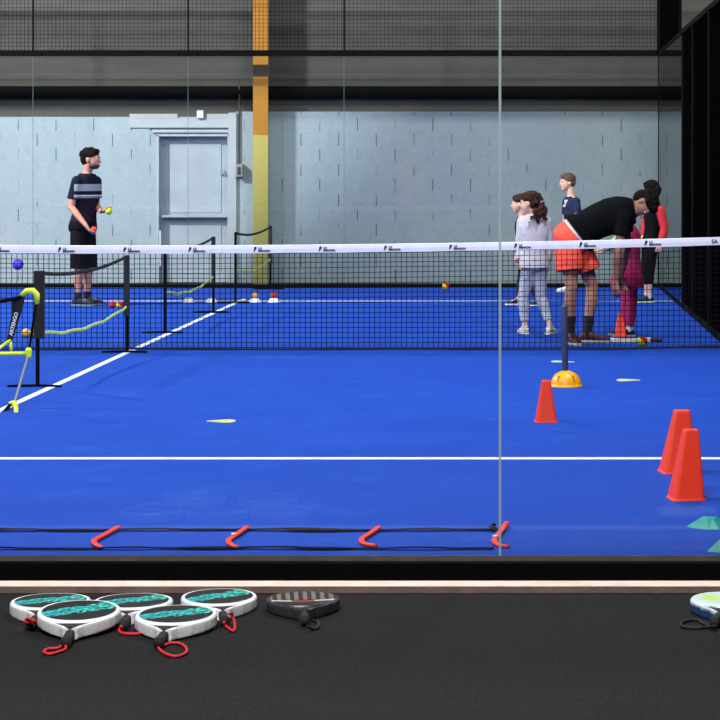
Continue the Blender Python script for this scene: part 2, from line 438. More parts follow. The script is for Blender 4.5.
bm = bmesh.new(); box(bm, -5.0, -3.9, YW - 0.045, YW, 2.035, 2.058); struct('trim_6', bm, mat('dark_joint', (66, 78, 86), 0.8))
# sheeting above
bm = bmesh.new(); prof = []
z = 2.2; i = 0
while z < 7.4:
    prof += [(YW + 0.16, z), (YW + 0.16, z + 0.19), (YW + 0.148, z + 0.22), (YW + 0.148, z + 0.26), (YW + 0.16, z + 0.29)]; z += 0.30
va = [bm.verts.new((-13, y, z)) for y, z in prof]; vb = [bm.verts.new((9, y, z)) for y, z in prof]
for q in range(len(prof) - 1): bm.faces.new((va[q], vb[q], vb[q + 1], va[q + 1]))
va2 = [bm.verts.new((-13, YW + 0.3, 2.2)), bm.verts.new((-13, YW + 0.3, 7.4))]; vb2 = [bm.verts.new((9, YW + 0.3, 2.2)), bm.verts.new((9, YW + 0.3, 7.4))]
bm.faces.new((va2[0], va2[1], vb2[1], vb2[0]))
struct('wall_back_upper', bm, SHEET)
bm = bmesh.new(); tube(bm, [(-13, YW + 0.05, 2.53), (9, YW + 0.05, 2.53)], 0.085, 24)
struct('trim_7', bm, mat('soft_shade_purlin', (16, 18, 20), 0.95, spec=0.03), smooth=True)  # purlin rounded and darkened so its shape gives the soft shade band
bm = bmesh.new(); box(bm, -13.1, -13, 3, 33, 0, 7.5); struct('wall_left', bm, mat('dark_hall_wall', (46, 48, 50), 0.8, noise=0.2, nscale=2))
bm = bmesh.new(); box(bm, 9, 9.1, 3, 33, 0, 7.5); struct('wall_right', bm, mat('dark_hall_wall', (46, 48, 50)))
bm = bmesh.new(); box(bm, -13.1, 9.1, -2, 33, 7.5, 7.6); struct('ceiling', bm, mat('dark_ceiling', (60, 60, 62), 0.9))
# door
DP = mat('door_paint', (172, 186, 196), 0.5, noise=0.08, nscale=4)
bm = bmesh.new(); box(bm, dx0, dx1, YW + 0.19, YW + 0.24, 0.0, dzt); box(bm, dx0 + 0.13, dx1 - 0.12, YW + 0.175, YW + 0.19, 0.93, dzt - 0.10); box(bm, dx0 + 0.13, dx1 - 0.12, YW + 0.175, YW + 0.19, 0.12, 0.80)
dr = struct('door_1', bm, DP, bevel=0.004)
bm = bmesh.new(); box(bm, dx0 + 0.05, dx1 - 0.02, YW + 0.02, YW + 0.18, 0.868, 0.90); obj('push_bar', bm, DP, dr, bevel=0.006)
bm = bmesh.new(); box(bm, dx1 - 0.13, dx1 - 0.03, YW + 0.15, YW + 0.178, 1.44, 1.475); capsule(bm, (dx1 - 0.07, YW + 0.14, 1.42), 0.012, (dx1 - 0.07, YW + 0.14, 1.49), 0.012)
obj('door_handle', bm, STEEL, dr)
bm = bmesh.new(); box(bm, dx0 - 0.02, dx0 + 0.012, YW - 0.012, YW + 0.19, 0, dzt); box(bm, dx1 - 0.012, dx1 + 0.006, YW - 0.012, YW + 0.19, 0, dzt); box(bm, dx0 - 0.02, dx1 + 0.006, YW - 0.012, YW + 0.19, dzt - 0.012, dzt + 0.025)
obj('door_frame', bm, PAINT, dr)
# steel column: an I-section
bm = bmesh.new(); cx0, cx1 = P(253.5, 0, 28.95).x, P(268.5, 0, 28.95).x
box(bm, cx0, cx1, 28.9, 28.92, 0, 7.4); box(bm, cx0, cx1 - 0.045, 29.26, 29.28, 0, 7.4); box(bm, (cx0 + cx1) / 2 - 0.008, (cx0 + cx1) / 2 + 0.008, 28.92, 29.26, 0, 7.4)
o = obj('steel_column', bm, m_column()); tag(o, 'steel column painted orange above and pale yellow below, right of the grey door', 'column')
# far glass wall, rails and mesh
seams = [-8.32, -6.31, -4.33, -2.337, -0.345, XR]
n_w = 1
for a, b in zip(seams, seams[1:]):
    bm = bmesh.new(); box(bm, a + 0.001, b - 0.001, YF, YF + 0.010, 0.055, 2.97)
    struct('window_%d' % n_w, bm, GLASS); n_w += 1
for a, b in ((-4.104, -2.107), (-2.101, -0.110), (-0.098, XR - 0.01)):
    bm = bmesh.new(); box(bm, a, b, YG - 0.006, YG + 0.004, 0.016, 3.0)
    struct('window_%d' % n_w, bm, GLASS); n_w += 1
for a, b in ((24.02, 26.49), (26.51, 28.18)):
    bm = bmesh.new(); box(bm, XR, XR + 0.010, a, b, 0.06, 2.97)
    struct('window_%d' % n_w, bm, GLASS); n_w += 1
bm = bmesh.new(); box(bm, -0.109, -0.099, YG - 0.007, YG + 0.005, 0.016, 3.0)
struct('trim_8', bm, m_gasket('glass_joint', (150, 170, 168), 0.6))
bm = bmesh.new()
for s in seams[1:-1]: box(bm, s - 0.004, s + 0.004, YF - 0.002, YF + 0.011, 0.055, 2.97)
struct('trim_9', bm, m_gasket('far_glass_joint', (110, 128, 136), 0.32))
bm = bmesh.new(); box(bm, XL, XR + 0.04, YF - 0.02, YF + 0.04, 2.955, 3.03); box(bm, XL, XR, YF - 0.012, YF + 0.03, -0.004, 0.042)
for s in seams[1:-1]:
    for d in (-0.12, 0.12): bmesh.ops.create_uvsphere(bm, u_segments=8, v_segments=6, radius=0.014, matrix=Matrix.Translation((s + d, YF - 0.025, 2.985)))
    box(bm, s - 0.009, s + 0.009, YF, YF + 0.03, 3.0, 4.0)
box(bm, XL, XR, YF, YF + 0.04, 3.97, 4.01)
struct('trim_10', bm, BLACK)
bm = bmesh.new(); box(bm, XR - 0.02, XR + 0.03, YF - 0.02, YF + 0.03, 2.96, 4.02); box(bm, XR - 0.006, XR + 0.012, YF, YF + 0.012, 0, 2.96)
for yy in (24.0, 22.5, 20.5, 18.5, 16.5, 14.5, 12.5): box(bm, XR, XR + 0.05, yy - 0.04, yy + 0.04, 0, 3.02)
box(bm, XR, XR + 0.04, 12.5, 24.0, 2.98, 3.03); box(bm, XR, XR + 0.04, 12.5, YF, -0.0, 0.06); box(bm, XR, XR + 0.04, 24.0, YF, 2.96, 3.02)
struct('trim_11', bm, BLACK)
def grid(bm, fn, u0, u1, v0, v1, su, sv, t):
    """wires along u and v, fn(u, v) -> point"""
    n = int(round((u1 - u0) / su))
    for i in range(n + 1):
        u = u0 + (u1 - u0) * i / n; a, b = fn(u, v0), fn(u, v1); box(bm, min(a.x, b.x) - t, max(a.x, b.x) + t, min(a.y, b.y) - t, max(a.y, b.y) + t, min(a.z, b.z), max(a.z, b.z))
    n = int(round((v1 - v0) / sv))
    for i in range(n + 1):
        v = v0 + (v1 - v0) * i / n; a, b = fn(u0, v), fn(u1, v); box(bm, min(a.x, b.x) - t * (a.x == b.x), max(a.x, b.x) + t * (a.x == b.x), min(a.y, b.y) - t * (a.y == b.y), max(a.y, b.y) + t * (a.y == b.y), a.z - t, a.z + t)
bm = bmesh.new(); grid(bm, lambda u, v: Vector((u, YF + 0.01, v)), XL, XR, 3.03, 3.97, 0.05, 0.05, 0.0022); struct('wall_back_mesh', bm, WIRE)
bm = bmesh.new(); grid(bm, lambda u, v: Vector((XR + 0.02, u, v)), 12.5, 24.0, 0.06, 2.98, 0.05, 0.05, 0.0025); struct('wall_right_mesh', bm, WIRE)
bm = bmesh.new(); grid(bm, lambda u, v: Vector((XR + 0.02, u, v)), 24.75, 28.15, 3.02, 3.97, 0.05, 0.05, 0.003); struct('wall_right_upper_mesh', bm, WIRE)
# dark windscreen cloth hung behind the side fence
bm = bmesh.new(); box(bm, XR + 0.06, XR + 0.075, 12.5, 24.0, 0.05, 3.0); box(bm, XR + 0.045, XR + 0.055, 24.75, 27.6, 3.03, 4.3)
struct('wall_right_screen', bm, mat('black_windscreen', (14, 14, 15), 0.95, noise=0.4, nscale=3, spec=0.03))
# small fittings on the back wall
bm = bmesh.new(); c = P(200.5, 114.5, YW - 0.05); box(bm, c.x - 0.045, c.x + 0.045, YW - 0.09, YW + 0.01, c.z - 0.05, c.z + 0.055)
o = obj('emergency_light', bm, WHITEP, bevel=0.006); tag(o, 'small white square box on the wall ledge above the door', 'emergency light')
bx = empty('switch_box', (P(240.5, 0, YW).x, YW, 1.49), 'grey electrical switch box with a conduit, between the door and the yellow column', 'switch box')
bm = bmesh.new(); box(bm, -0.045, 0.045, -0.15, 0.0, -0.08, 0.09); obj('housing', bm, mat('grey_housing', (150, 158, 160), 0.5), bx, bevel=0.006)
bm = bmesh.new(); box(bm, -0.02, 0.02, -0.165, -0.148, -0.05, 0.05); obj('switch', bm, mat('dark_switch', (54, 58, 60), 0.5), bx)
bm = bmesh.new(); tube(bm, [(-0.01, -0.03, 0.08), (-0.01, -0.03, 0.95), (-0.02, 0.0, 1.2)], 0.011, 8); obj('conduit', bm, mat('dark_conduit', (60, 66, 68), 0.5), bx)

# ------------------------------------------------------------------ the padel net
def ztop(x): return 0.872 + 0.072 * ((x - XC) / 5.0) ** 2
net = empty('padel_net', (XC, YN, 0), 'long black padel net with a printed white top tape across the blue court', 'net')
def rel(bm, root): bmesh.ops.translate(bm, verts=bm.verts[:], vec=-Vector(root.location))
bm = bmesh.new(); t = 0.0025; x = XL + 0.02
while x < XR - 0.02:
    w = 0.004 * math.sin(x * 2.1)
    box(bm, x - t, x + t, YN - t, YN + t, 0.008, ztop(x) - 0.05); x += 0.0445
nx = 60
for r in range(20):
    fr = r / 19.0
    for i in range(nx):
        xa = XL + 10.0 * i / nx; xb = XL + 10.0 * (i + 1) / nx
        za, zb = [0.02 + (ztop(q) - 0.09) * fr + 0.004 * math.sin(q * 1.7 + r) * (fr) for q in (xa, xb)]
        vs = [bm.verts.new(p) for p in ((xa, YN - t, za - t), (xa, YN - t, za + t), (xa, YN + t, za + t), (xa, YN + t, za - t), (xb, YN - t, zb - t), (xb, YN - t, zb + t), (xb, YN + t, zb + t), (xb, YN + t, zb - t))]
        for f in ((0, 1, 5, 4), (1, 2, 6, 5), (2, 3, 7, 6), (3, 0, 4, 7)): bm.faces.new([vs[j] for j in f])
rel(bm, net); obj('netting', bm, NETM, net)
bm = bmesh.new(); pts = [(XL + 10.0 * i / 80, YN - 0.004, 0.009 + 0.004 * math.sin(i * 0.35) + (0.02 * max(0, (i - 72) / 8))) for i in range(81)]
tube(bm, pts, 0.009, 8); rel(bm, net); obj('bottom_cord', bm, mat('navy_black_cord', (10, 12, 30), 0.9), net)
bm = bmesh.new(); n = 100; R = []
for i in range(n + 1):
    x = XL + 10.0 * i / n; zt = ztop(x); w = 0.0015 * math.sin(x * 9)
    R.append([bm.verts.new(p) for p in ((x, YN - 0.008, zt - 0.068 + w), (x, YN - 0.011, zt - 0.034), (x, YN - 0.008, zt - 0.004 + w), (x, YN, zt), (x, YN + 0.008, zt - 0.004), (x, YN + 0.008, zt - 0.068 + w))])
for a, b in zip(R, R[1:]):
    for i in range(6): bm.faces.new((a[i], a[(i + 1) % 6], b[(i + 1) % 6], b[i]))
bm.faces.new(R[0]); bm.faces.new(R[-1])
rel(bm, net); tape = obj('top_tape', bm, TAPE, net, smooth=False)
for sx in (XL, XR):
    bm = bmesh.new(); box(bm, sx - 0.03, sx + 0.02, YN - 0.03, YN + 0.03, 0, 0.98); rel(bm, net); obj('net_post', bm, BLACK, net, bevel=0.005)
def text_mesh(s, size, off=0.0):
    cu = bpy.data.curves.new('t', 'FONT'); cu.body = s; cu.size = size; cu.extrude = 0.0006; cu.offset = off; cu.align_x = 'LEFT'
    to = bpy.data.objects.new('t', cu); COL.objects.link(to)
    dg = bpy.context.evaluated_depsgraph_get(); dg.update()
    me = bpy.data.meshes.new_from_object(to.evaluated_get(dg)); bpy.data.objects.remove(to)
    me.transform(Matrix.Rotation(PI / 2, 4, 'X')); me.materials.clear(); return me
tmA = text_mesh('LA', 0.026, 0.0010); tmB = text_mesh('SERNADIA', 0.0215, 0.0011)
def logo_mesh():
    bm = bmesh.new(); bm.from_mesh(tmA); bmesh.ops.translate(bm, verts=bm.verts[:], vec=(0.035, 0, -0.032))
    b2 = bmesh.new(); b2.from_mesh(tmB); bmesh.ops.translate(b2, verts=b2.verts[:], vec=(0.035, 0, -0.052))
    me = bpy.data.meshes.new('x'); b2.to_mesh(me); bm.from_mesh(me); b2.free()
    # slanted little racket mark
    vs = []
    c = Vector((0.010, 0, -0.024))
    for i in range(16):
        a = 2 * PI * i / 16; vs.append((c.x + 0.011 * math.cos(a) + 0.003 * math.sin(a), c.z + 0.014 * math.sin(a)))
    f = [bm.verts.new((a, -0.0006, b)) for a, b in vs]; bm.faces.new(f)
    f = [bm.verts.new((a, -0.0006, b)) for a, b in ((0.000, -0.03), (0.012, -0.035), (0.004, -0.052), (-0.006, -0.050))]; bm.faces.new(f)
    return bm
lb = logo_mesh(); lm = bpy.data.meshes.new('logo'); lb.to_mesh(lm); lb.free(); lm.materials.append(INK)
x = P(124.0, 0, YN).x - 0.5425 * 9
while x < XR - 0.2:
    o = bpy.data.objects.new('logo', lm); COL.objects.link(o); o.parent = tape
    if abs(x - P(712, 0, YN).x) < 0.15: x += 0.5425; COL.objects.unlink(o); bpy.data.objects.remove(o); continue
    s_ = (ztop(x + 0.1) - ztop(x)) / 0.1
    o.location = Vector((x, YN - 0.0125, ztop(x + 0.07) - 0.004)) - Vector(net.location); o.rotation_euler.y = -math.atan(s_)
    x += 0.5425
bm = bmesh.new(); bm.from_mesh(text_mesh('SA', 0.045, 0.0012)); bmesh.ops.translate(bm, verts=bm.verts[:], vec=Vector((P(711.5, 0, YN).x, YN - 0.0125, ztop(1.55) - 0.050)) - Vector(net.location))
obj('logo', bm, INK, tape)

# ------------------------------------------------------------------ small training nets along the centre line
def mini_net(xa, xb, ya, yb, label, sleeve=True, rod=False):
    L = yb - ya; ang = -math.atan2(xb - xa, L)
    root = empty('mini_net', ((xa + xb) / 2, (ya + yb) / 2, 0), label, 'mini net', 'low training nets in line over the centre line', ang)
    h = 0.80; L = math.hypot(L, xb - xa)
    for s in (-L / 2, L / 2):
        bm = bmesh.new(); tube(bm, [(0, s, 0.012), (0, s, h)], 0.014, 10); o = obj('post', bm, BLACK, root)
        bm = bmesh.new(); tube(bm, [(-0.21, s, 0.006), (-0.12, s, 0.010), (0, s, 0.012), (0.1, s, 0.010), (0.165, s, 0.006)], 0.009, 8); obj('foot', bm, BLACK, root)
    def sag(t, z0, dz): return z0 - dz * 4 * t * (1 - t)
    bm = bmesh.new(); pts = [(0, -L / 2 + L * i / 16, sag(i / 16, h - 0.01, 0.055)) for i in range(17)]
    secs = [(Vector(p), Vector((1, 0, 0)), Vector((0, 0, 1)), 0.006, 0.014) for p in pts]; loft(bm, secs, 8); obj('top_tape', bm, mat('dark_tape', (34, 32, 34), 0.8), root)
    bm = bmesh.new(); pts = [(0, -L / 2 + 0.02 + (L - 0.06) * i / 24, sag(i / 24, 0.37, 0.07) + 0.012 * abs(math.sin(i * 0.55))) for i in range(25)]
    secs = [(Vector(p), Vector((1, 0, 0)), Vector((0, 0, 1)), 0.006, 0.013) for p in pts]; loft(bm, secs, 8); obj('bottom_tape', bm, mat('lime_tape', (206, 236, 126), 0.7, noise=0.3, nscale=16), root)
    if sleeve:
        s = -L / 2
        bm = bmesh.new(); box(bm, -0.024, 0.048, s - 0.02, s + 0.02, 0.335, 0.805); obj('sleeve', bm, mat('black_sleeve', (24, 24, 28), 0.85), root, bevel=0.006)
    s = L / 2
    bm = bmesh.new(); box(bm, -0.02, 0.02, s - 0.02, s + 0.02, 0.30, 0.80); obj('sleeve', bm, mat('black_sleeve', (24, 24, 28)), root, bevel=0.006)
    if rod:
        s = -L / 2
        bm = bmesh.new(); tube(bm, [(-0.042, s, 0.62), (-0.044, s, 0.945)], 0.008, 8); o = obj('rod', bm, WHITEP, root); o['label'] = 'short white rod clipped to the post'
mini_net(-3.380, -3.283, 15.25, 18.12, 'low black training net with a wide black sleeve, nearest over the white centre line')
mini_net(-3.325, -3.295, 20.28, 23.2, 'low black training net just behind the padel net, over the centre line', sleeve=False, rod=True)
mini_net(-3.288, -3.225, 24.9, 27.75, 'farthest low training net, standing in front of the yellow column', sleeve=False)
# the near portable net with lime fittings
root = empty('portable_net', tuple(G(22, 405)), 'portable net frame with lime green corner and foot at the left edge', 'portable net')
def R_(v): return Vector(v) - Vector(root.location)
D0 = 14.0
cor = P(36, 303, D0); 
bm = bmesh.new(); tube(bm, [R_(P(37.3, 304, D0)), R_(P(36.5, 294.5, D0)), R_(P(33, 291, D0)), R_(P(27, 291, D0)), R_(P(21.5, 295.5, D0))], [0.016, 0.021, 0.022, 0.020, 0.016], 10); obj('corner_fitting', bm, LIME, root, smooth=True)
bm = bmesh.new(); tube(bm, [R_(P(36.5, 300, D0)), R_(P(28.5, 355, D0 - 0.02))], 0.008, 8); obj('upright', bm, BLACK, root)
bm = bmesh.new(); tube(bm, [R_(P(28.5, 355, D0 - 0.02)), R_(P(14, 405, 13.85))], 0.010, 8); obj('leg', bm, STEEL, root)
bm = bmesh.new(); tube(bm, [R_(P(22, 297, D0)), R_(P(10, 299.5, D0 - .05)), R_(P(-8, 303, D0 - .1)), R_(P(-150, 308, D0 - .3))], 0.012, 8); obj('top_tape', bm, BLACK, root)
bm = bmesh.new(); tube(bm, [R_(P(27.5, 353.5, D0 - .02)), R_(P(-10, 354, D0 - .1)), R_(P(-150, 354, D0 - .4))], 0.013, 8); obj('lower_bar', bm, LIME, root, smooth=True)
bm = bmesh.new(); capsule(bm, R_(P(28.5, 350.5, D0 - .02)), 0.021, R_(P(28.5, 356, D0 - .02)), 0.019); obj('joint', bm, LIME, root, smooth=True)
bm = bmesh.new(); a, b = P(20.5, 297, D0), P(9.5, 341, D0)
u = Vector((1, 0, 0)); ax_ = (b - a).normalized(); w_ = Vector((0, 1, 0))
loft(bm, [(R_(a + Vector((-0.015, 0, 0))), u, w_, 0.045, 0.01), (R_(a.lerp(b, 0.4)), u, w_, 0.030, 0.01), (R_(b), u, w_, 0.019, 0.008)], 8, 4.0); slv = obj('end_strap', bm, mat('black_sleeve', (24, 24, 28)), root)
tm = text_mesh('ARTENGO', 0.032, 0.001); ang = math.atan2(ax_.z, ax_.x)
tm.transform(Matrix.Translation(R_(a.lerp(b, 0.88)) + Vector((0.012, -0.012, 0))) @ Matrix.Rotation(-(ang + PI), 4, 'Y'))
link('logo', tm, WHITEP, slv)
bm = bmesh.new()
tube(bm, [R_(P(10, 340, D0)), R_(P(11.5, 352, D0))], 0.010, 8); tube(bm, [R_(P(10.5, 340, D0)), R_(P(-3, 350, D0 - .1))], 0.010, 8); obj('tension_clip', bm, LIME, root, smooth=True)
bm = bmesh.new(); tube(bm, [R_(P(9.5, 404, 13.84)), R_(P(14, 403, 13.86)), R_(P(16, 408, 13.8)), R_(P(16, 416.5, 13.62))], [0.016, 0.02, 0.016, 0.012], 8); obj('foot', bm, LIME, root, smooth=True)
bm = bmesh.new(); tube(bm, [R_(P(10, 405, 13.84)), R_(P(4, 412, 13.72)), R_(P(-12, 417, 13.6))], 0.011, 8); obj('base_bar', bm, BLACK, root)

# ------------------------------------------------------------------ cones, markers, ladder, balls
def cone(px, py, w, h, tw, lean, rz, label, group='tall orange cones on the court'):
    root = empty('traffic_cone', tuple(G(px, py)), label, 'cone', group, rz)
    bm = bmesh.new(); secs = []
    U, V = Vector((1, 0, 0)), Vector((0, 1, 0))
    for t, k in ((0, 1), (0.03, 0.93), (0.5, None), (0.97, None), (1.0, -1)):
        if k == 1: r = w / 2 * 1.0
        elif k == 0.93: r = w / 2 * 0.93
        elif k == -1: r = tw / 2 * 0.96
        else: r = w / 2 * 0.93 + (tw / 2 - w / 2 * 0.93) * t
        secs.append((Vector((lean * t, 0, h * t)), U, V, r, r))
    loft(bm, secs, 32, 9.0)
    o = obj('cone_body', bm, ORANGE, root, smooth=False)
    bm = bmesh.new(); lo = [(Vector((0, 0, 0.0)), U, V, w / 2 * 1.03, w / 2 * 1.03), (Vector((0, 0, 0.004)), U, V, w / 2 * 1.02, w / 2 * 1.02)]
    loft(bm, lo, 32, 6.0); obj('base_rim', bm, ORANGE, root)
    return root
cone(546, 421.5, 0.135, 0.245, 0.052, 0.0, 0.08, 'small orange cone in front of the yellow dome')
cone(678, 471.5, 0.185, 0.305, 0.075, 0.02, 0.10, 'tall red-orange cone, the left and rear one of the pair at the right edge')
cone(686, 498.5, 0.158, 0.315, 0.066, 0.022, 0.16, 'tall red-orange cone, the front one of the pair at the right edge')
cone(620.5, 340, 0.13, 0.235, 0.04, 0.0, 0.0, 'small orange cone behind the black net, beside the magenta leg')
# yellow dome with pole
root = empty('dome_base', tuple(G(566, 386.5)), 'yellow half-dome base in front of the net', 'dome base')
bm = bmesh.new(); prof = [(0.116, 0), (0.118, 0.006), (0.110, 0.010)] + [(0.108 * math.cos(a), 0.008 + 0.105 * math.sin(a)) for a in [PI / 2 * i / 10 for i in range(1, 10)]] + [(0.012, 0.114)]
lathe(bm, prof, 36); obj('dome', bm, YEL, root, smooth=True)
for a in (-2.2, -1.0, 0.4, 2.0):
    bm = bmesh.new(); capsule(bm, (0.098 * math.cos(a), 0.098 * math.sin(a), 0.045), 0.006, (0.085 * math.cos(a), 0.085 * math.sin(a), 0.075), 0.006)
    obj('slot', bm, mat('dark_amber', (150, 100, 10), 0.6), root)
g = G(566, 386.5)
bm = bmesh.new(); capsule(bm, (-0.006, 0, 0.106), 0.022, (-0.010, 0, 0.55), 0.022)
pole = obj('slalom_pole', bm, GREYP, None, tuple(g), smooth=True); tag(pole, 'upright blue-grey pole rising from the yellow dome', 'pole')
# flat markers
def plate(name, pts, hole, z, m, loc, label, cat, group=None, rz=0.0, th=0.006):
    bm = bmesh.new(); n = len(pts)
    def ring(sc, zz): return [bm.verts.new((hole[0] + (x - hole[0]) * sc, hole[1] + (y - hole[1]) * sc, zz)) for x, y in pts]
    a, b, c, d = ring(1, 0.0), ring(0.97, th), ring(hole[2], th), ring(hole[2], 0.0)
    for r1, r2 in ((a, b), (b, c), (c, d), (d, a)):
        for i in range(n): bm.faces.new((r1[i], r1[(i + 1) % n], r2[(i + 1) % n], r2[i]))
    o = obj(name, bm, m, None, loc); o.rotation_euler.z = rz; return tag(o, label, cat, group)
def tear(L, W, n=28):
    out = []
    for i in range(n):
        a = 2 * PI * i / n; r = 1.0
        x = math.cos(a); y = math.sin(a) * (0.55 + 0.45 * x) if x > -0.2 else math.sin(a) * (0.55 + 0.45 * x) * 0.9
        out.append((x * L / 2, y * W / 2))
    return out
plate('floor_marker', tear(0.175, 0.19), (0.03, 0, 0.28), 0, PALEY, tuple(G(221, 421.6)), 'flat yellow floor marker with a slot, alone on the left half of the court', 'floor marker', 'flat pale floor markers')
plate('floor_marker', tear(0.17, 0.19), (0.03, 0, 0.1), 0, mat('pale_cream_rubber', (206, 204, 160), 0.6), tuple(G(628.5, 380.5)), 'flat cream floor marker right of the yellow dome', 'floor marker', 'flat pale floor markers', PI)
plate('floor_marker', tear(0.19, 0.15), (0.0, 0, 0.35), 0, mat('pale_green_rubber', (176, 206, 176), 0.6), tuple(G(563, 362)), 'flat pale green floor marker behind the yellow dome', 'floor marker', 'flat pale floor markers', PI * 0.9)
def teal_marker(px, py, w, h, rz, label):
    bm = bmesh.new(); n = 6
    base = [(-0.5, 0.0), (-0.30, 0.34), (0.28, 0.36), (0.5, 0.05), (0.18, -0.36), (-0.05, -0.38)]
    top = [(-0.16, 0.12), (-0.10, 0.22), (0.12, 0.22), (0.18, 0.10), (0.08, -0.02), (-0.03, -0.02)]
    A = [bm.verts.new((x * w, y * w, 0)) for x, y in base]; B = [bm.verts.new((x * w, y * w, h + 0.004 * (i % 2))) for i, (x, y) in enumerate(top)]
    for i in range(n): bm.faces.new((A[i], A[(i + 1) % n], B[(i + 1) % n], B[i]))
    bm.faces.new(B); bm.faces.new(A[::-1])
    o = obj('marker_cone', bm, TEAL, None, tuple(G(px, py)), bevel=0.002); o.rotation_euler.z = rz; tag(o, label, 'marker', 'teal markers')
teal_marker(709, 527, 0.20, 0.036, 0.0, 'low faceted teal rubber marker at the right edge, the farther of two')
teal_marker(727, 551, 0.17, 0.038, 0.2, 'low teal rubber marker cut by the right edge, nearer the glass')
# discs with balls near the far end
def disc(px, py, label, ball=None, bl=None):
    g = G(px, py); bm = bmesh.new(); lathe(bm, [(0.072, 0), (0.07, 0.008), (0.036, 0.05), (0.028, 0.05), (0.026, 0.045)], 24)
    o = obj('disc_cone', bm, WHITEP, None, tuple(g), smooth=True); tag(o, label, 'disc cone', 'white disc cones at the far end')
    if ball: mk_ball((g.x, g.y, 0.078), 0.036, ball, bl, 'balls on disc cones')
def mk_ball(loc, r, m, label, group=None, rot=(0, 0, 0)):
    bm = bmesh.new(); bmesh.ops.create_uvsphere(bm, u_segments=24, v_segments=16, radius=r)
    o = obj('ball', bm, m, None, tuple(loc), smooth=True); o.rotation_euler = rot
    tag(o, label, 'ball', group); return o
disc(188.5, 302.3, 'white disc cone left of the far mini net feet, leftmost of four')
disc(211.5, 302.3, 'white disc cone without a ball, second from the left of four')
disc(255, 302.3, 'white disc cone carrying a yellow-orange ball', mat('amber_felt', (226, 176, 70), 0.95), 'yellow-orange ball sitting on a white disc cone')
disc(274, 302.3, 'white disc cone carrying a red ball, rightmost of four', mat('deep_red_felt', (186, 40, 50), 0.95), 'red ball sitting on a white disc cone')
g = G(446, 289.5); mk_ball((g.x, g.y, 0.045), 0.045, BALL_RY, 'yellow and red soft ball alone against the foot of the far glass')
g = G(642.5, 346); mk_ball((g.x, g.y, 0.042), 0.042, BALL_RY, 'yellow and red ball beside the racket at the girl\'s shoe')
g = G(26, 337.5); mk_ball((g.x, g.y, 0.04), 0.04, mat('amber_felt', (226, 176, 70)), 'yellow ball seen left of the black net sleeve')
g = G(34.5, 337.5); mk_ball((g.x, g.y, 0.04), 0.04, BALL_RY, 'yellow and red ball partly behind the black net sleeve')
g = G(112.5, 308.3); mk_ball((g.x, g.y, 0.04), 0.04, mat('deep_red_felt', (186, 40, 50)), 'dark red ball just past the toe of the man\'s shoe')
g = G(120, 308.3); mk_ball((g.x, g.y, 0.04), 0.04, BALL_RY, 'red and yellow ball beside the net post near the man\'s shoe')
p = P(18, 264.5, 27.5); mk_ball(p, 0.068, PURPLE, 'purple ball bouncing low in front of the far wall at left')
# agility ladder
ya, yb = EYE * F / (549.5 - HY), EYE * F / (531 - HY)
root = empty('agility_ladder', (-1.2, (ya + yb) / 2, 0), 'agility ladder with black straps and orange rungs, lying behind the front glass', 'agility ladder')
oy = root.location.y
for yy, sd in ((ya, 1), (yb, 2)):
    random.seed(sd); bm = bmesh.new(); secs = []
    n = 60; x0, x1 = -2.3, (-0.13 if sd == 1 else -0.12)
    for i in range(n + 1):
        x = x0 + (x1 - x0) * i / n
        w = (0.015 + 0.020 * max(0, math.sin(x * 4.1 + sd) * math.sin(x * 9.0))) * (1.25 if sd == 2 else 1.0)
        secs.append((Vector((x - root.location.x, yy - oy + 0.008 * math.sin(x * 5 + sd), 0.006 + 0.004 * max(0, math.sin(x * 11)))), Vector((0, 1, 0)), Vector((0, 0, 1)), w, 0.002))
    loft(bm, secs, 8); obj('strap', bm, mat('black_webbing', (8, 8, 16), 0.95, spec=0.03), root)
bm = bmesh.new()
tube(bm, [Vector((P(488, 531, yb).x - root.location.x + 0.02 * math.cos(a) + 0.012 * a, yb - oy + 0.04 * math.sin(a * 1.7), 0.016 + 0.006 * math.sin(a * 3))) for a in [i * 0.35 for i in range(12)]], 0.010, 8, 0.5); obj('strap_end', bm, mat('black_webbing', (14, 14, 22)), root)
for (tx, ty, mx, my, bx_, by, hx) in ((118, 528.5, 94, 542, 99, 547.5, 101), (247, 528.5, 228.5, 541.5, 233, 547, 237), (379, 528.5, 361.5, 540.5, 366, 545.5, 376), (507, 524, 494.5, 541, 499, 546.5, 509)):
    ty += 2.5; my += 1.0; by += 1.0
    pts = [G(tx, ty), G((tx + mx) / 2, (ty + my) / 2), G(mx, my), G(mx + 0.5, my + 3), G(bx_, by), G(hx, by + 1)]
    zz = [0.016, 0.012, 0.010, 0.009, 0.008, 0.007]
    pts = [Vector((q.x - root.location.x, q.y - oy, z)) for q, z in zip(pts, zz)]
    bm = bmesh.new(); secs = []
    for i, p in enumerate(pts):
        d = (pts[min(i + 1, 5)] - pts[max(i - 1, 0)]).normalized(); u = d.cross(Vector((0, 0, 1))).normalized()
        secs.append((p, u, Vector((0, 0, 1)), 0.012 if i < 4 else 0.010, 0.007))
    loft(bm, secs, 12, 3.0); rg = obj('rung', bm, RED_O, root, smooth=True)
    if tx in (247, 507):
        c = pts[1].lerp(pts[2], 0.45 if tx == 247 else 0.9); bm = bmesh.new(); bmesh.ops.create_cone(bm, cap_ends=True, segments=14, radius1=0.011, radius2=0.010, depth=0.004, matrix=Matrix.Translation(c + Vector((0, 0, 0.012))))
        o = obj('sticker', bm, WHITEP, rg); o['label'] = 'white round rivet'

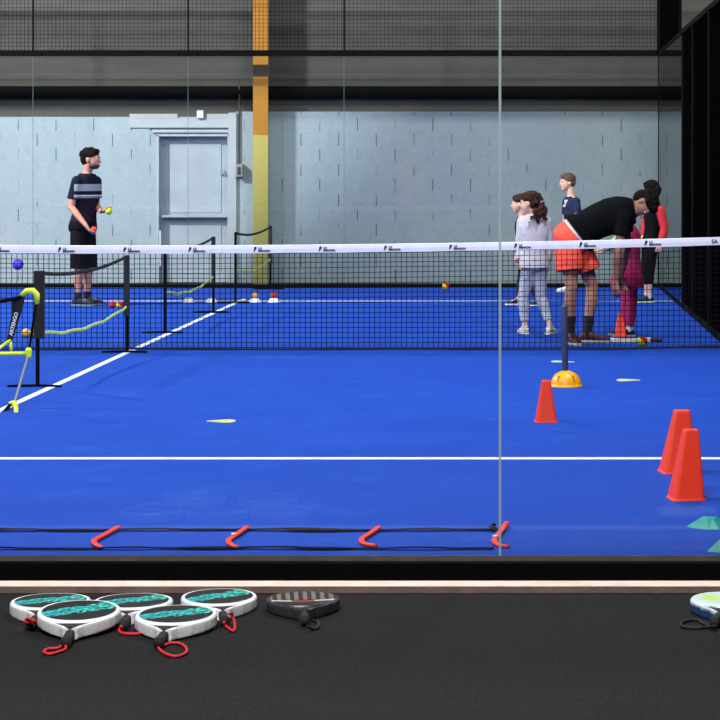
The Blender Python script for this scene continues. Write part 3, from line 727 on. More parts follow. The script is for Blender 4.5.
# ------------------------------------------------------------------ rackets
def racket(name, px, D, rz, pitch, z, S, rimm, facem, cordm, label, group, cord, origin_y=None, grip=GRIP):
    root = empty(name, ((px - VX) / F * D, D, z), label, 'racket', group)
    root.rotation_euler = (pitch, 0, rz); root.scale = (S, S, S)
    TH = 0.019
    def outline(k, n=48):
        out = []
        for i in range(n):
            a = 2 * PI * i / n; x, y = math.cos(a), math.sin(a)
            x = math.copysign(abs(x) ** 0.93, x); y = math.copysign(abs(y) ** 0.93, y)
            out.append((0.129 * x * k * (1.0 if y > 0 else 1 - 0.10 * y * y), 0.130 * y * k))
        return out
    bm = bmesh.new(); rings = []
    for k, zz in ((0.90, -TH), (0.975, -TH), (1.0, -TH + 0.006), (1.0, TH - 0.006), (0.975, TH), (0.90, TH)):
        rings.append([bm.verts.new((x, y, zz)) for x, y in outline(k)])
    for a, b in zip(rings, rings[1:]):
        for i in range(48): bm.faces.new((a[i], a[(i + 1) % 48], b[(i + 1) % 48], b[i]))
    bm.faces.new(rings[0][::-1]); bm.faces.new(rings[-1])
    # the two throat arms
    for s in (-1, 1):
        secs = []
        for (x, y, w) in ((0.108, -0.060, 0.015), (0.092, -0.095, 0.014), (0.062, -0.140, 0.012), (0.028, -0.178, 0.011), (0.012, -0.205, 0.011)):
            secs.append((Vector((s * x, y, 0)), Vector((1, 0.5 * s, 0)).normalized(), Vector((0, 0, 1)), w, TH))
        loft(bm, secs, 16, 4.0)
    obj('frame', bm, rimm, root, smooth=False, bevel=0.0015)
    bm = bmesh.new(); rg = []
    for k, zz in ((0.895, -TH - 0.001), (0.895, TH + 0.0006), (0.88, TH + 0.0014)):
        rg.append([bm.verts.new((x, y, zz)) for x, y in outline(k)])
    for a, b in zip(rg, rg[1:]):
        for i in range(48): bm.faces.new((a[i], a[(i + 1) % 48], b[(i + 1) % 48], b[i]))
    bm.faces.new(rg[0][::-1]); bm.faces.new(rg[-1]); obj('face', bm, facem, root)
    bm = bmesh.new(); secs = [(Vector((0, -0.128, 0)), Vector((1, 0, 0)), Vector((0, 0, 1)), 0.062, 0.013), (Vector((0, -0.172, 0)), Vector((1, 0, 0)), Vector((0, 0, 1)), 0.022, 0.013)]
    loft(bm, secs, 12, 4.0); obj('throat_insert', bm, GRIP, root)
    bm = bmesh.new(); secs = []
    for i in range(13):
        y = -0.190 - 0.110 * i / 12; r = 0.0138 + (0.0010 if i % 2 else 0) + (0.002 if i > 10 else 0)
        secs.append((Vector((0, y, 0)), Vector((1, 0, 0)), Vector((0, 0, 1)), r, r * 1.05))
    loft(bm, secs, 14, 2.6); obj('handle', bm, grip, root, smooth=True)
    # wrist cord: given as world points on the floor, turned into local ones
    M = (Matrix.Translation(root.location) @ Matrix.Rotation(rz, 4, 'Z') @ Matrix.Rotation(pitch, 4, 'X') @ Matrix.Scale(S, 4)).inverted()
    pts = [M @ Vector(q) for q in cord]; bm = bmesh.new()
    sm = []
    for i in range(len(pts) - 1):
        p0, p1, p2, p3 = pts[max(i - 1, 0)], pts[i], pts[i + 1], pts[min(i + 2, len(pts) - 1)]
        for j in range(5):
            t = j / 5; sm.append(0.5 * ((2 * p1) + (-p0 + p2) * t + (2 * p0 - 5 * p1 + 4 * p2 - p3) * t * t + (-p0 + 3 * p1 - 3 * p2 + p3) * t ** 3))
    sm.append(pts[-1]); tube(bm, sm, 0.0048, 8); obj('wrist_cord', bm, cordm, root, smooth=True)
    return root
def FL_(px, py, z=0.006):
    D = (EYE - z) * F / (py - HY); return ((px - VX) / F * D, D, z)
GR = 'white-rimmed padel rackets on the black floor'
RK = 'padel_racket'
racket(RK, 50.5, 7.49, 0.0, 0, 0.0200, 1.04, RIM, FT, CORD_R, 'white-rimmed teal and black racket at far left, half behind the front one', GR,
       [FL_(36, 623, 0.03), FL_(33, 620, 0.045), FL_(27, 619, 0.04), FL_(26, 622, 0.03), FL_(32, 623, 0.03)])
racket(RK, 79, 7.225, 0.07, 0.065, 0.040, 1.04, RIM, FT, CORD_R, 'white-rimmed teal and black racket in front at left, short red cord', GR,
       [FL_(64, 640, 0.02), FL_(66, 648), FL_(61, 651), FL_(50, 654), FL_(44, 652), FL_(48, 649), FL_(58, 648), FL_(63, 644, 0.012)])
racket(RK, 133, 7.49, 0.08, 0, 0.0200, 1.04, RIM, FT, CORD_R, 'white-rimmed teal and black racket lying in the back between two front ones', GR,
       [FL_(122, 626, 0.02), FL_(119, 630), FL_(122, 633), FL_(132, 634), FL_(144, 633), FL_(150, 631), FL_(142, 629)])
racket(RK, 176, 7.215, -0.02, 0.032, 0.030, 1.03, RIM, FT, CORD_R, 'white-rimmed teal and black racket with an open red cord loop before it', GR,
       [FL_(160, 638, 0.02), FL_(157, 643), FL_(161, 651), FL_(172, 656), FL_(182, 655), FL_(187, 650), FL_(181, 644), FL_(171, 643), FL_(163, 646)])
racket(RK, 219, 7.545, 0.2, 0.02, 0.0245, 1.0, RIM, FT, CORD_R, 'rightmost of the white-rimmed rackets, red cord hanging over its handle', GR,
       [FL_(224, 622, 0.02), FL_(226, 626), FL_(233, 631), FL_(235, 626), FL_(233, 617, 0.03), FL_(231, 613, 0.045), FL_(229, 614, 0.045)])
racket(RK, 303, 7.535, 0.12, 0, 0.0205, 0.97, DARKRIM, FD, CORD_K, 'dark grey racket with barred face, alone right of the white ones', None,
       [FL_(307, 626, 0.02), FL_(313, 629), FL_(318, 627), FL_(318, 622), FL_(312, 620)])
racket(RK, 729, 7.515, -0.25, 0.0, 0.021, 1.02, BLUERIM, FL, CORD_K, 'navy-rimmed racket with a pale lime face, cut by the right edge', None,
       [FL_(716, 626, 0.02), FL_(708, 627), FL_(698, 628), FL_(684, 627), FL_(681, 624), FL_(686, 621), FL_(697, 620), FL_(704, 624), FL_(712, 626)], grip=GRIP)
racket(RK, 626, 19.25, 1.45, 0.0, 0.020, 1.05, mat('black_white_checked_rim', (190, 196, 200), 0.5), mat('dark_face', (36, 40, 44), 0.5), CORD_K, 'racket lying on the blue court under the magenta girl\'s shoe', None,
       [(0.62, 19.28, 0.012), (0.55, 19.26, 0.008), (0.50, 19.28, 0.008)])

# ------------------------------------------------------------------ people
def skin_mat(n, c): return mat(n, c, 0.6, noise=0.06, nscale=25)
def person(label, base, D, s, J, face, skin, hairm, parts, up=Vector((0, 0, 1)), lat_s=None, lat_h=None, female=False, hair='short', beard=False, voxel=0.0065, ball_curl=(0.35, 0.35), kid=False, head_s=1.0, calm=None):
    """J: joints in world space. keys: H C N(neck base) HD(head centre) SL SR EL ER WL WR HL HR KL KR AL AR; TL TR toe directions; GL GR hand directions"""
    root = empty('person', base, label, 'person'); org = Vector(base)
    fwd = face.normalized(); upv = (up - fwd * up.dot(fwd)).normalized(); rt = fwd.cross(upv).normalized()
    hs = s * head_s if not kid else head_s
    H, C, N, HD = J['H'], J['C'], J['N'], J['HD']
    lh = lat_h.normalized(); ls = lat_s.normalized()
    def spine(t):
        return (H * (1 - t) * (1 - t) + (C * 2 - (H + N) * 0.5) * (2 * t * (1 - t)) + N * t * t)
    def torso(bm, ts, grow):
        for (t, w, d) in ts: pass
        secs = []
        for (t, w, d) in ts:
            c = spine(t); dd = (spine(min(1, t + 0.05)) - spine(max(0, t - 0.05))).normalized()
            if t <= 0: dd = (spine(0.1) - spine(0)).normalized(); c = H + dd * (t * (N - H).length)
            la = lh.lerp(ls, max(0, min(1, t))); la = (la - dd * la.dot(dd)).normalized(); v = dd.cross(la)
            secs.append((c, la, v, (w * s + grow), (d * s + grow)))
        loft(bm, secs, 24, 2.3)
    TS = [(-0.12, 0.09, 0.07), (-0.06, 0.135, 0.10), (0.0, 0.160, 0.112), (0.12, 0.160, 0.110), (0.3, 0.138, 0.098), (0.5, 0.146, 0.105), (0.68, 0.165, 0.115), (0.82, 0.172, 0.108), (0.92, 0.150, 0.088), (0.98, 0.100, 0.066), (1.02, 0.062, 0.055)]
    bm = bmesh.new(); torso(bm, TS, -0.006)
    capsule(bm, N - (HD - N) * 0.25, 0.056 * s, N.lerp(HD, 0.75) - fwd * 0.02 * hs, 0.050 * hs)
    for sd in 'LR': capsule(bm, N - (HD - N) * 0.1, 0.050 * s, J['S' + sd] + (N - J['S' + sd]) * 0.12, 0.046 * s)
    # head
    ax = (rt, fwd, upv)
    ellipsoid(bm, HD + upv * 0.028 * hs - fwd * 0.012 * hs, ax, (0.074 * hs, 0.094 * hs, 0.086 * hs), 20)
    ellipsoid(bm, HD - upv * 0.020 * hs + fwd * 0.022 * hs, ax, (0.064 * hs, 0.066 * hs, 0.082 * hs), 18)
    ellipsoid(bm, HD - upv * 0.082 * hs + fwd * 0.050 * hs, ax, (0.034 * hs, 0.030 * hs, 0.022 * hs), 12)
    capsule(bm, HD + upv * 0.008 * hs + fwd * 0.082 * hs, 0.008 * hs, HD - upv * 0.026 * hs + fwd * 0.100 * hs, 0.013 * hs)
    capsule(bm, HD + upv * 0.024 * hs + fwd * 0.074 * hs - rt * 0.03 * hs, 0.012 * hs, HD + upv * 0.024 * hs + fwd * 0.074 * hs + rt * 0.03 * hs, 0.012 * hs)
    capsule(bm, HD - upv * 0.052 * hs + fwd * 0.080 * hs - rt * 0.016 * hs, 0.008 * hs, HD - upv * 0.052 * hs + fwd * 0.080 * hs + rt * 0.016 * hs, 0.008 * hs)
    for q in (-1, 1): ellipsoid(bm, HD + rt * (0.074 * q * hs) - fwd * 0.008 * hs - upv * 0.008 * hs, (rt, fwd, upv), (0.010 * hs, 0.018 * hs, 0.030 * hs), 10)
    # arms, legs
    al = 1.0 if not female else 0.9
    for sd in 'LR':
        S_, E_, W_ = J['S' + sd], J['E' + sd], J['W' + sd]
        chain(bm, [S_, S_.lerp(E_, 0.4), E_], [0.050 * s * al, 0.047 * s * al, 0.038 * s * al])
        chain(bm, [E_, E_.lerp(W_, 0.3), W_], [0.038 * s * al, 0.040 * s * al, 0.025 * s * al])
        Hp, K_, A_ = J['H' + sd], J['K' + sd], J['A' + sd]
        chain(bm, [Hp, Hp.lerp(K_, 0.4), K_], [0.083 * s, 0.076 * s, 0.054 * s])
        back = (K_ - Hp).cross(lh); back = -fwd if back.length < 1e-6 else back.normalized()
        if back.dot(fwd) > 0: back = -back
        cm = K_.lerp(A_, 0.32) + back * 0.010 * s
        chain(bm, [K_, cm, K_.lerp(A_, 0.7), A_], [0.052 * s, 0.054 * s, 0.038 * s, 0.034 * s])
        # foot inside the shoe
        T_ = J['T' + sd].normalized()
        chain(bm, [A_ - Vector((0, 0, 0.03 * s)), A_ + T_ * 0.10 * s - Vector((0, 0, 0.055 * s))], [0.034 * s, 0.026 * s])
        # hand: palm, four fingers, thumb
        gd = J['G' + sd].normalized(); pn = J['P' + sd]; pn = (pn - gd * pn.dot(gd)).normalized(); sv = gd.cross(pn).normalized()
        cu = ball_curl[0] if sd == 'L' else ball_curl[1]
        capsule(bm, W_, 0.022 * s, W_ + gd * 0.045 * s, 0.020 * s, side=sv, k=1.3)
        capsule(bm, W_ + gd * 0.03 * s, 0.016 * s, W_ + gd * 0.075 * s, 0.014 * s, side=sv, k=2.4)
        for i, ln in enumerate((0.072, 0.080, 0.075, 0.058)):
            o_ = (i - 1.5) * 0.0215 * s
            b0 = W_ + gd * 0.078 * s + sv * o_
            a1, a2, a3 = cu, cu * 2.1, cu * 3.0
            d1 = gd * math.cos(a1) + pn * math.sin(a1) + sv * (i - 1.5) * 0.06; d2 = gd * math.cos(a2) + pn * math.sin(a2); d3 = gd * math.cos(a3) + pn * math.sin(a3)
            b1 = b0 + d1 * ln * 0.45 * s; b2 = b1 + d2 * ln * 0.32 * s; b3 = b2 + d3 * ln * 0.23 * s
            chain(bm, [b0 - gd * 0.01 * s, b1, b2, b3], [0.0092 * s, 0.0085 * s, 0.008 * s, 0.007 * s])
        q = 1 if sd == 'L' else -1
        if J.get('thumb' + sd): q = J['thumb' + sd]
        t0 = W_ + gd * 0.028 * s + sv * (q * 0.028 * s); t1 = t0 + (gd * 0.6 + sv * q * 0.75 + pn * 0.35).normalized() * 0.036 * s; t2 = t1 + (gd * 0.85 + pn * (0.3 + cu) + sv * q * 0.1).normalized() * 0.032 * s
        chain(bm, [t0, t1, t2], [0.0125 * s, 0.0105 * s, 0.0085 * s])
    remesh('body', bm, skin, root, org, voxel, 2)
    # eyes
    for q in (-1, 1):
        bm = bmesh.new(); ellipsoid(bm, HD + upv * 0.006 * hs + fwd * 0.077 * hs + rt * (0.030 * q * hs) - org, ax, (0.012 * hs, 0.009 * hs, 0.006 * hs), 10)
        e = obj('eye', bm, mat('eye_white', (210, 206, 200), 0.3), root, smooth=True)
        bm = bmesh.new(); ellipsoid(bm, HD + upv * 0.006 * hs + fwd * 0.0845 * hs + rt * (0.030 * q * hs) - org, ax, (0.005 * hs, 0.003 * hs, 0.005 * hs), 8)
        obj('iris', bm, mat('dark_iris', (30, 22, 18), 0.3), e, smooth=True)
    # hair
    bm = bmesh.new()
    ellipsoid(bm, HD + upv * 0.046 * hs - fwd * 0.020 * hs, ax, (0.082 * hs, 0.100 * hs, 0.080 * hs), 18)
    ellipsoid(bm, HD + upv * 0.006 * hs - fwd * 0.052 * hs, ax, (0.076 * hs, 0.064 * hs, 0.078 * hs), 16)
    ellipsoid(bm, HD + upv * 0.082 * hs + fwd * 0.050 * hs, ax, (0.058 * hs, 0.036 * hs, 0.030 * hs), 12)
    rr = random.Random(int(D * 100))
    for _ in range(46):
        a = rr.uniform(0, 2 * PI); e = rr.uniform(-0.2, 1.4)
        v = rt * (math.cos(a) * math.cos(e) * 0.080) + fwd * (math.sin(a) * math.cos(e) * 0.096) + upv * (math.sin(e) * 0.080)
        if v.dot(fwd) > 0.055 and v.dot(upv) < 0.05: continue
        ellipsoid(bm, HD + upv * 0.040 * hs - fwd * 0.020 * hs + v * hs, ax, (0.015 * hs, 0.018 * hs, 0.012 * hs), 8)
    if hair == 'ponytail':
        for dz, dy, r in ((0.03, -0.10, 0.04), (0.0, -0.12, 0.045), (-0.04, -0.115, 0.038), (-0.07, -0.10, 0.025)):
            ellipsoid(bm, HD + upv * dz * hs + fwd * dy * hs, ax, (r * hs,) * 3, 12)
    if hair == 'curly':
        cl = J['curls']
        for (px_, py_, dd, r) in cl:
            c = P(px_, py_, D + dd)
            for _ in range(16):
                ellipsoid(bm, c + Vector((rr.gauss(0, r * 0.45), rr.gauss(0, r * 0.45), rr.gauss(0, r * 0.5))), ax, (r * 0.34,) * 3, 8)
    remesh('hair', bm, hairm, root, org, 0.0055, 1)
    if beard:
        bm = bmesh.new()
        ellipsoid(bm, HD - upv * 0.066 * hs + fwd * 0.030 * hs, ax, (0.0625 * hs, 0.060 * hs, 0.034 * hs), 16)
        remesh('beard', bm, mat('dark_stubble', (54, 38, 34), 0.9, noise=0.3, nscale=90), root, org, 0.006, 1)
    def sleeve(bm, sd, f, r0, r1):
        S_, E_, W_ = J['S' + sd], J['E' + sd], J['W' + sd]
        L1 = (E_ - S_).length; L2 = (W_ - E_).length; tot = (L1 + L2) * f
        capsule(bm, S_, r0 * 1.02 * s, S_ + (E_ - S_) * 0.1, r0 * s)
        if tot <= L1: tube(bm, [S_, S_.lerp(E_, tot / L1 * 0.5), S_.lerp(E_, tot / L1)], [r0 * s, r0 * s * 1.0, r1 * s], 16)
        else:
            e = E_.lerp(W_, (tot - L1) / L2)
            chain(bm, [S_, E_], [r0 * s, (r0 + r1) / 2 * s]); 
            capsule(bm, E_, (r0 + r1) / 2 * s, E_.lerp(e, 0.2), (r0 + r1) / 2 * s)
            tube(bm, [E_, E_.lerp(e, 0.5), e], [(r0 + r1) / 2 * s, (r0 * .4 + r1 * .6) * s, r1 * s], 16)
    def leg(bm, sd, f, r0, r1):
        Hp, K_, A_ = J['H' + sd], J['K' + sd], J['A' + sd]
        capsule(bm, Hp, r0 * s, Hp.lerp(K_, 0.1), r0 * s)
        L1 = (K_ - Hp).length; L2 = (A_ - K_).length; tot = (L1 + L2) * f
        if tot <= L1: tube(bm, [Hp, Hp.lerp(K_, tot / L1 * 0.5), Hp.lerp(K_, tot / L1)], [r0 * s, (r0 + r1) / 2 * s, r1 * s], 20)
        else:
            e = K_.lerp(A_, (tot - L1) / L2); rk = r0 * 0.42 + r1 * 0.58
            chain(bm, [Hp, K_], [r0 * s, rk * s]); capsule(bm, K_, rk * s, K_.lerp(e, 0.1), rk * s)
            tube(bm, [K_, K_.lerp(e, 0.35), e], [rk * s, rk * s * 1.0, r1 * s], 16)
    for p in parts:
        bm = bmesh.new()
        if p['t'] == 'top':
            lo = p.get('lo', 0.02)
            ts = [q for q in TS if q[0] > (lo + 0.02 if lo > -0.1 else 0.25)]; w0 = p.get('hem', (0.166, 0.118))
            ts = [(lo, w0[0], w0[1])] + ts[:-1] + [(1.0, 0.074, 0.064)]
            torso(bm, ts, 0.010 + p.get('g', 0.0))
            for sd in 'LR':
                capsule(bm, N - (HD - N) * 0.22, 0.054 * s, J['S' + sd] + (N - J['S' + sd]) * 0.05, 0.056 * s)
                if p['f'] > 0: sleeve(bm, sd, p['f'], p.get('r0', 0.064), p.get('r1', 0.066))
            if p.get('hood'):
                ellipsoid(bm, N - fwd * 0.07 * s * p['hood'] + Vector((0, 0, 0.0)), ax, (0.09 * s, 0.06 * s, 0.05 * s), 14)
            remesh(p['n'], bm, p['m'], root, org, 0.008, 2)
        elif p['t'] == 'legs':
            torso(bm, [(-0.13, 0.085, 0.07), (-0.07, 0.140, 0.112), (0.0, 0.168, 0.122), (0.08, 0.166, 0.118), (p.get('hi', 0.16), 0.158, 0.112)], 0.010 + p.get('g', 0.0))
            for sd in 'LR': leg(bm, sd, p['f'], p.get('r0', 0.096), p.get('r1', 0.105))
            remesh(p['n'], bm, p['m'], root, org, 0.008, 2)
        elif p['t'] == 'band':
            torso(bm, [(p['a'], 0.164, 0.118), (p['b'], 0.160, 0.115)], p.get('g', 0.014)); remesh(p['n'], bm, p['m'], root, org, 0.007, 1)
        elif p['t'] == 'sleeves':
            for sd in 'LR':
                b2 = bmesh.new(); sleeve(b2, sd, p['f'], p['r0'], p['r1']); remesh('sleeve', b2, p['m'], root, org, 0.008, 2)
            bm.free()
        elif p['t'] == 'socks':
            bm.free()
            for sd in 'LR':
                K_, A_ = J['K' + sd], J['A' + sd]; b2 = bmesh.new()
                tube(b2, [K_.lerp(A_, p['f']), K_.lerp(A_, (p['f'] + 1) / 2), A_ - Vector((0, 0, 0.03 * s))], [0.050 * s if p['f'] < 0.75 else 0.044 * s, 0.044 * s, 0.042 * s], 16); remesh('sock', b2, p['m'], root, org, 0.006, 1)
        elif p['t'] == 'shoes':
            bm.free()
            for sd in 'LR':
                A_ = J['A' + sd]; T_ = J['T' + sd]; T_ = Vector((T_.x, T_.y, 0)).normalized(); X_ = T_.cross(Vector((0, 0, 1)))
                lf = J.get('lift' + sd, 0.0); g0 = Vector((A_.x, A_.y, lf)); up_ = Vector((0, 0, 1))
                b2 = bmesh.new(); secs = []
                for (x, w, h) in ((-0.070, 0.020, 0.045), (-0.060, 0.032, 0.070), (-0.02, 0.038, 0.100), (0.03, 0.038, 0.100), (0.07, 0.040, 0.074), (0.11, 0.044, 0.058), (0.155, 0.044, 0.048), (0.19, 0.032, 0.038), (0.205, 0.016, 0.030)):
                    secs.append((g0 + T_ * x * s + up_ * (0.012 + h / 2) * s, X_, up_, w * s, h / 2 * s))
                loft(b2, secs, 18, 2.5); sh = remesh('shoe', b2, p['m'], root, org, 0.006, 2)
                b2 = bmesh.new(); secs = []
                for (x, w) in ((-0.078, 0.022), (-0.066, 0.036), (-0.02, 0.041), (0.05, 0.040), (0.11, 0.048), (0.155, 0.048), (0.195, 0.036), (0.213, 0.018)):
                    secs.append((g0 + T_ * x * s + up_ * 0.0135 * s, X_, up_, w * s, 0.0135 * s))
                loft(b2, secs, 16, 5.0); bmesh.ops.translate(b2, verts=b2.verts[:], vec=-org)
                obj('sole', b2, p['sm'], sh, smooth=False)
    return root
V3 = Vector
SK1 = skin_mat('tan_skin', (180, 128, 108)); SK2 = skin_mat('fair_skin', (222, 178, 156)); SK3 = skin_mat('brown_skin', (164, 116, 98))
HK = mat('black_brown_hair', (22, 17, 18), 0.9, noise=0.4, nscale=80, spec=0.08); HB = mat('brown_hair', (62, 42, 38), 0.9, noise=0.4, nscale=70, spec=0.08); HL = mat('light_brown_hair', (98, 80, 68), 0.9, noise=0.35, nscale=80, spec=0.08)

# 1 the man at left, facing right and a little towards the lens
D = 24.35; q = lambda x, y, d=0: P(x, y, D + d)
fw = V3((0.90, -0.43, 0)); lat = V3((-0.43, -0.90, 0))    # lat points to his right side
J = dict(H=q(82.5, 229), C=q(85.5, 203), N=q(87.5, 173.5), HD=q(91.3, 159.4),
         SR=q(77, 181.5, -.15), ER=q(71, 207, -.20), WR=q(86, 225.5, -.33), SL=q(96, 181.5, .15), EL=q(96.5, 206, .12), WL=q(101, 211.5, -.12),
         HR=q(78.5, 235, -.08), HL=q(87.5, 235, .09), KR=q(79.5, 269, -.1), KL=q(88.5, 268, .06), AR=q(78, 297, -.09), AL=q(87, 296, .09),
         TR=V3((1, -.25, 0)), TL=V3((1, -.15, 0)), GR=V3((0.55, -.1, -.8)), PR=V3((0.7, 0.4, 0.5)), GL=V3((0.85, -0.5, 0.05)), PL=V3((0, 0, 1)))
NAVY_T = m_shirt_stripe(); BLKC = mat('black_cloth', (16, 16, 20), 0.9, spec=0.1, noise=0.25, nscale=16); SHOE_D = mat('dark_teal_shoe', (20, 34, 52), 0.7)
person('man standing at left in navy t-shirt and black shorts, holding a yellow ball', (J['H'].x, D, 0), D, 0.98, J, V3((0.97, -0.22, -0.02)), SK1, HK,
       [dict(t='top', n='t_shirt', m=NAVY_T, f=0.34, lo=0.06, g=0.005, hem=(0.150, 0.108)), dict(t='legs', n='shorts', m=BLKC, f=0.53, r0=0.094, r1=0.103, g=0.004),
        dict(t='socks', f=0.82, m=mat('dark_sock', (26, 26, 32), 0.9)), dict(t='shoes', m=SHOE_D, sm=mat('dark_sole_light_edge', (90, 112, 130), 0.7))],
       lat_s=lat, lat_h=lat, beard=True, head_s=1.10, ball_curl=(0.5, 0.38))
pb = J['WL'] + J['GL'].normalized() * 0.078 + V3((0, 0, 0.052)); pb = q(108.6, 211.0, -.17)
mk_ball(pb, 0.040, FELT_Y, "yellow-green tennis ball in the man's raised hand")
pr = J['WR'] + J['GR'].normalized() * 0.085 + V3((0.035, 0.02, 0.024))
mk_ball(pr, 0.034, FELT_R, "orange-red ball in the man's lowered hand")

# 2 girl in pale hoodie, back to us, looking left
D = 20.2; q = lambda x, y, d=0: P(x, y, D + d)
lat = V3((1, -0.15, 0)); s = 0.76
J = dict(H=q(534, 266), C=q(534, 243), N=q(534, 214.5), HD=q(529.5, 203.3),
         SR=q(547, 221.5, -.02), ER=q(549.5, 243, .02), WR=q(548, 262, .05), SL=q(521.5, 221.5, .02), EL=q(519.5, 243, .04), WL=q(520.5, 262, -.02),
         HR=q(539.5, 272), HL=q(528.5, 272), KR=q(541, 298, .03), KL=q(523, 298, .03), AR=q(549.5, 324, -.05), AL=q(525, 325, 0),
         TR=V3((0.0, 1, 0)), TL=V3((-.45, 1, 0)), GR=V3((0.1, 0.1, -1)), PR=V3((-1, 0, 0)), GL=V3((0.0, 0.1, -1)), PL=V3((1, 0, 0)),
         curls=[(536, 196, -.10, .042), (539, 200, -.12, .045), (542, 205, -.12, .045), (543, 211, -.13, .042), (539, 214, -.15, .045), (535, 211, -.15, .042), (544.5, 216, -.12, .03), (537.5, 219, -.16, .03), (533, 217, -.15, .028)])
HOOD = mat('pale_grey_hoodie', (198, 194, 206), 0.9, spec=0.1, noise=0.10, nscale=20, bump=0.5, bscale=24)
J['TR'] = V3((0.35, -1, 0)); J['TL'] = V3((-0.45, -1, 0)); J['TR'] = V3((0.35, 0.9, 0)); J['TL'] = V3((-0.3, 0.9, 0))
person('girl in a pale grey hoodie and faded ripped jeans with curly brown ponytail', (J['H'].x, D, 0), D, s, J, V3((-0.93, 0.35, -0.05)), SK2, HB,
       [dict(t='top', n='hoodie', m=HOOD, f=0.93, lo=-0.03, g=0.006, r0=0.060, r1=0.044, hood=0), dict(t='legs', n='jeans', m=m_jeans(), f=0.93, r0=0.096, r1=0.050, hi=0.1, g=-0.002),
        dict(t='shoes', m=m_spotted_shoe(), sm=mat('cream_sole', (216, 212, 200), 0.7))],
       lat_s=lat, lat_h=lat, female=True, hair='curly', kid=True, head_s=0.90)

# 3 child behind her
D = 24.4; q = lambda x, y, d=0: P(x, y, D + d); s = 0.70
lat = V3((0.25, 0.95, 0))
J = dict(H=q(525, 259), C=q(524, 240), N=q(522, 216.5), HD=q(519.4, 204.0),
         SR=q(521, 222, .10), ER=q(520, 240, .12), WR=q(517, 256, .08), SL=q(523, 222, -.10), EL=q(520.0, 240, -.13), WL=q(516.5, 255, -.14),
         HR=q(525, 264, .06), HL=q(525, 264, -.06), KR=q(521, 281, .06), KL=q(530, 283, -.06), AR=q(518.5, 298, .1), AL=q(541, 302, -.1),
         TR=V3((-1, -.1, 0)), TL=V3((-1, -.2, 0)), GR=V3((-.1, 0, -1)), PR=V3((0, -1, 0)), GL=V3((-.1, 0, -1)), PL=V3((0, 1, 0)))
person('dark-haired child in a black jacket, mostly hidden behind the girl in the hoodie', (J['H'].x, D, 0), D, s, J, V3((-1, 0.1, -0.05)), SK2, HB,
       [dict(t='top', n='jacket', m=BLKC, f=0.93, lo=0.0, r0=0.056, r1=0.042), dict(t='legs', n='trousers', m=mat('navy_trousers', (24, 28, 52), 0.9), f=0.94, r0=0.096, r1=0.050),
        dict(t='shoes', m=mat('black_shoe', (24, 24, 30), 0.6), sm=WHITEP)],
       lat_s=-lat, lat_h=-lat, female=True, kid=True, head_s=0.90)

# 4 boy in navy t-shirt
D = 27.2; q = lambda x, y, d=0: P(x, y, D + d); s = 0.82
lat = V3((0.35, 0.93, 0))
J = dict(H=q(573, 243), C=q(573, 222), N=q(570.8, 196.3), HD=q(567.0, 182.6),
         SR=q(566.5, 201.5, .13), ER=q(565, 220, .18), WR=q(563.5, 236, .10), SL=q(576.5, 201.5, -.13), EL=q(577, 219, -.18), WL=q(571, 233, -.24),
         HR=q(572, 248, .07), HL=q(573, 248, -.07), KR=q(571, 268, .07), KL=q(572, 269, -.06), AR=q(572, 286, .08), AL=q(570, 287.5, -.02),
         TR=V3((-1, .1, 0)), TL=V3((-1, -.2, 0)), GR=V3((-.1, 0, -1)), PR=V3((0, -1, 0)), GL=V3((-.3, 0, -1)), PL=V3((0, 1, 0)))
NAV2 = mat('navy_cotton', (42, 48, 78), 0.9, spec=0.1, noise=0.15, nscale=14)
boy = person('boy in a navy t-shirt, standing behind the bending coach and looking left', (J['H'].x, D, 0), D, s, J, V3((-0.92, -0.38, 0)), SK2, HL,
       [dict(t='top', n='t_shirt', m=NAV2, f=0.36, lo=0.02, r0=0.062, r1=0.062), dict(t='legs', n='shorts', m=BLKC, f=0.50, r0=0.096, r1=0.1),
        dict(t='shoes', m=mat('white_shoe', (216, 216, 214), 0.6), sm=WHITEP)],
       lat_s=-lat, lat_h=-lat, kid=True, head_s=0.96)
shirt = [c for c in boy.children if c.name.startswith('t_shirt')][0]
bm = bmesh.new(); c = q(565.3, 203.5, 0) - V3(boy.location) + V3((0, -0.10, 0)); 
for dx, dz, w, h in ((0.008, 0.03, 0.020, 0.018), (0.004, 0.0, 0.014, 0.02), (-0.004, -0.028, 0.024, 0.014)): box(bm, c.x + dx - w, c.x + dx + w, c.y - 0.02, c.y + 0.05, c.z + dz - h, c.z + dz + h)
obj('print', bm, mat('white_print', (206, 210, 218), 0.8), shirt, bevel=0.004)

# 5 coach bending down to the right
D = 19.1; q = lambda x, y, d=0: P(x, y, D + d); s = 1.0
latc = V3((0.18, -1, 0))      # his right side is towards the lens
J = dict(H=q(568.5, 241), C=q(598, 221), N=q(634.5, 211), HD=q(643.0, 204),
         SR=q(624, 216.5, -.18), ER=q(618.5, 249, -.20), WR=q(615.5, 281, -.14), SL=q(624, 213, .18), EL=q(627, 246, .24), WL=q(621, 275, .20),
         HR=q(566, 249, -.09), HL=q(575, 248, .10), KR=q(572, 287, -.12), KL=q(592.5, 286, .10), AR=q(570, 333.0, -.10), AL=q(587.0, 334.5, .04),
         TR=V3((0.35, -.9, 0)), TL=V3((1, -.10, 0)), GR=V3((0.0, 0, -1)), PR=V3((0.6, 0.8, 0)), GL=V3((0.1, 0, -1)), PL=V3((0.6, -0.8, 0)))
J['HR'] = q(568, 250, -.10); J['HL'] = q(580, 251, .08)
J['KR'] = q(571.5, 287, -.14); J['KL'] = q(592, 286, .08)
CORAL = mat('coral_red_shorts', (255, 84, 66), 0.8, noise=0.06, nscale=12, bump=0.4, bscale=14); SH5 = mat('dark_red_black_shoe', (62, 24, 30), 0.6, noise=0.5, nscale=24)
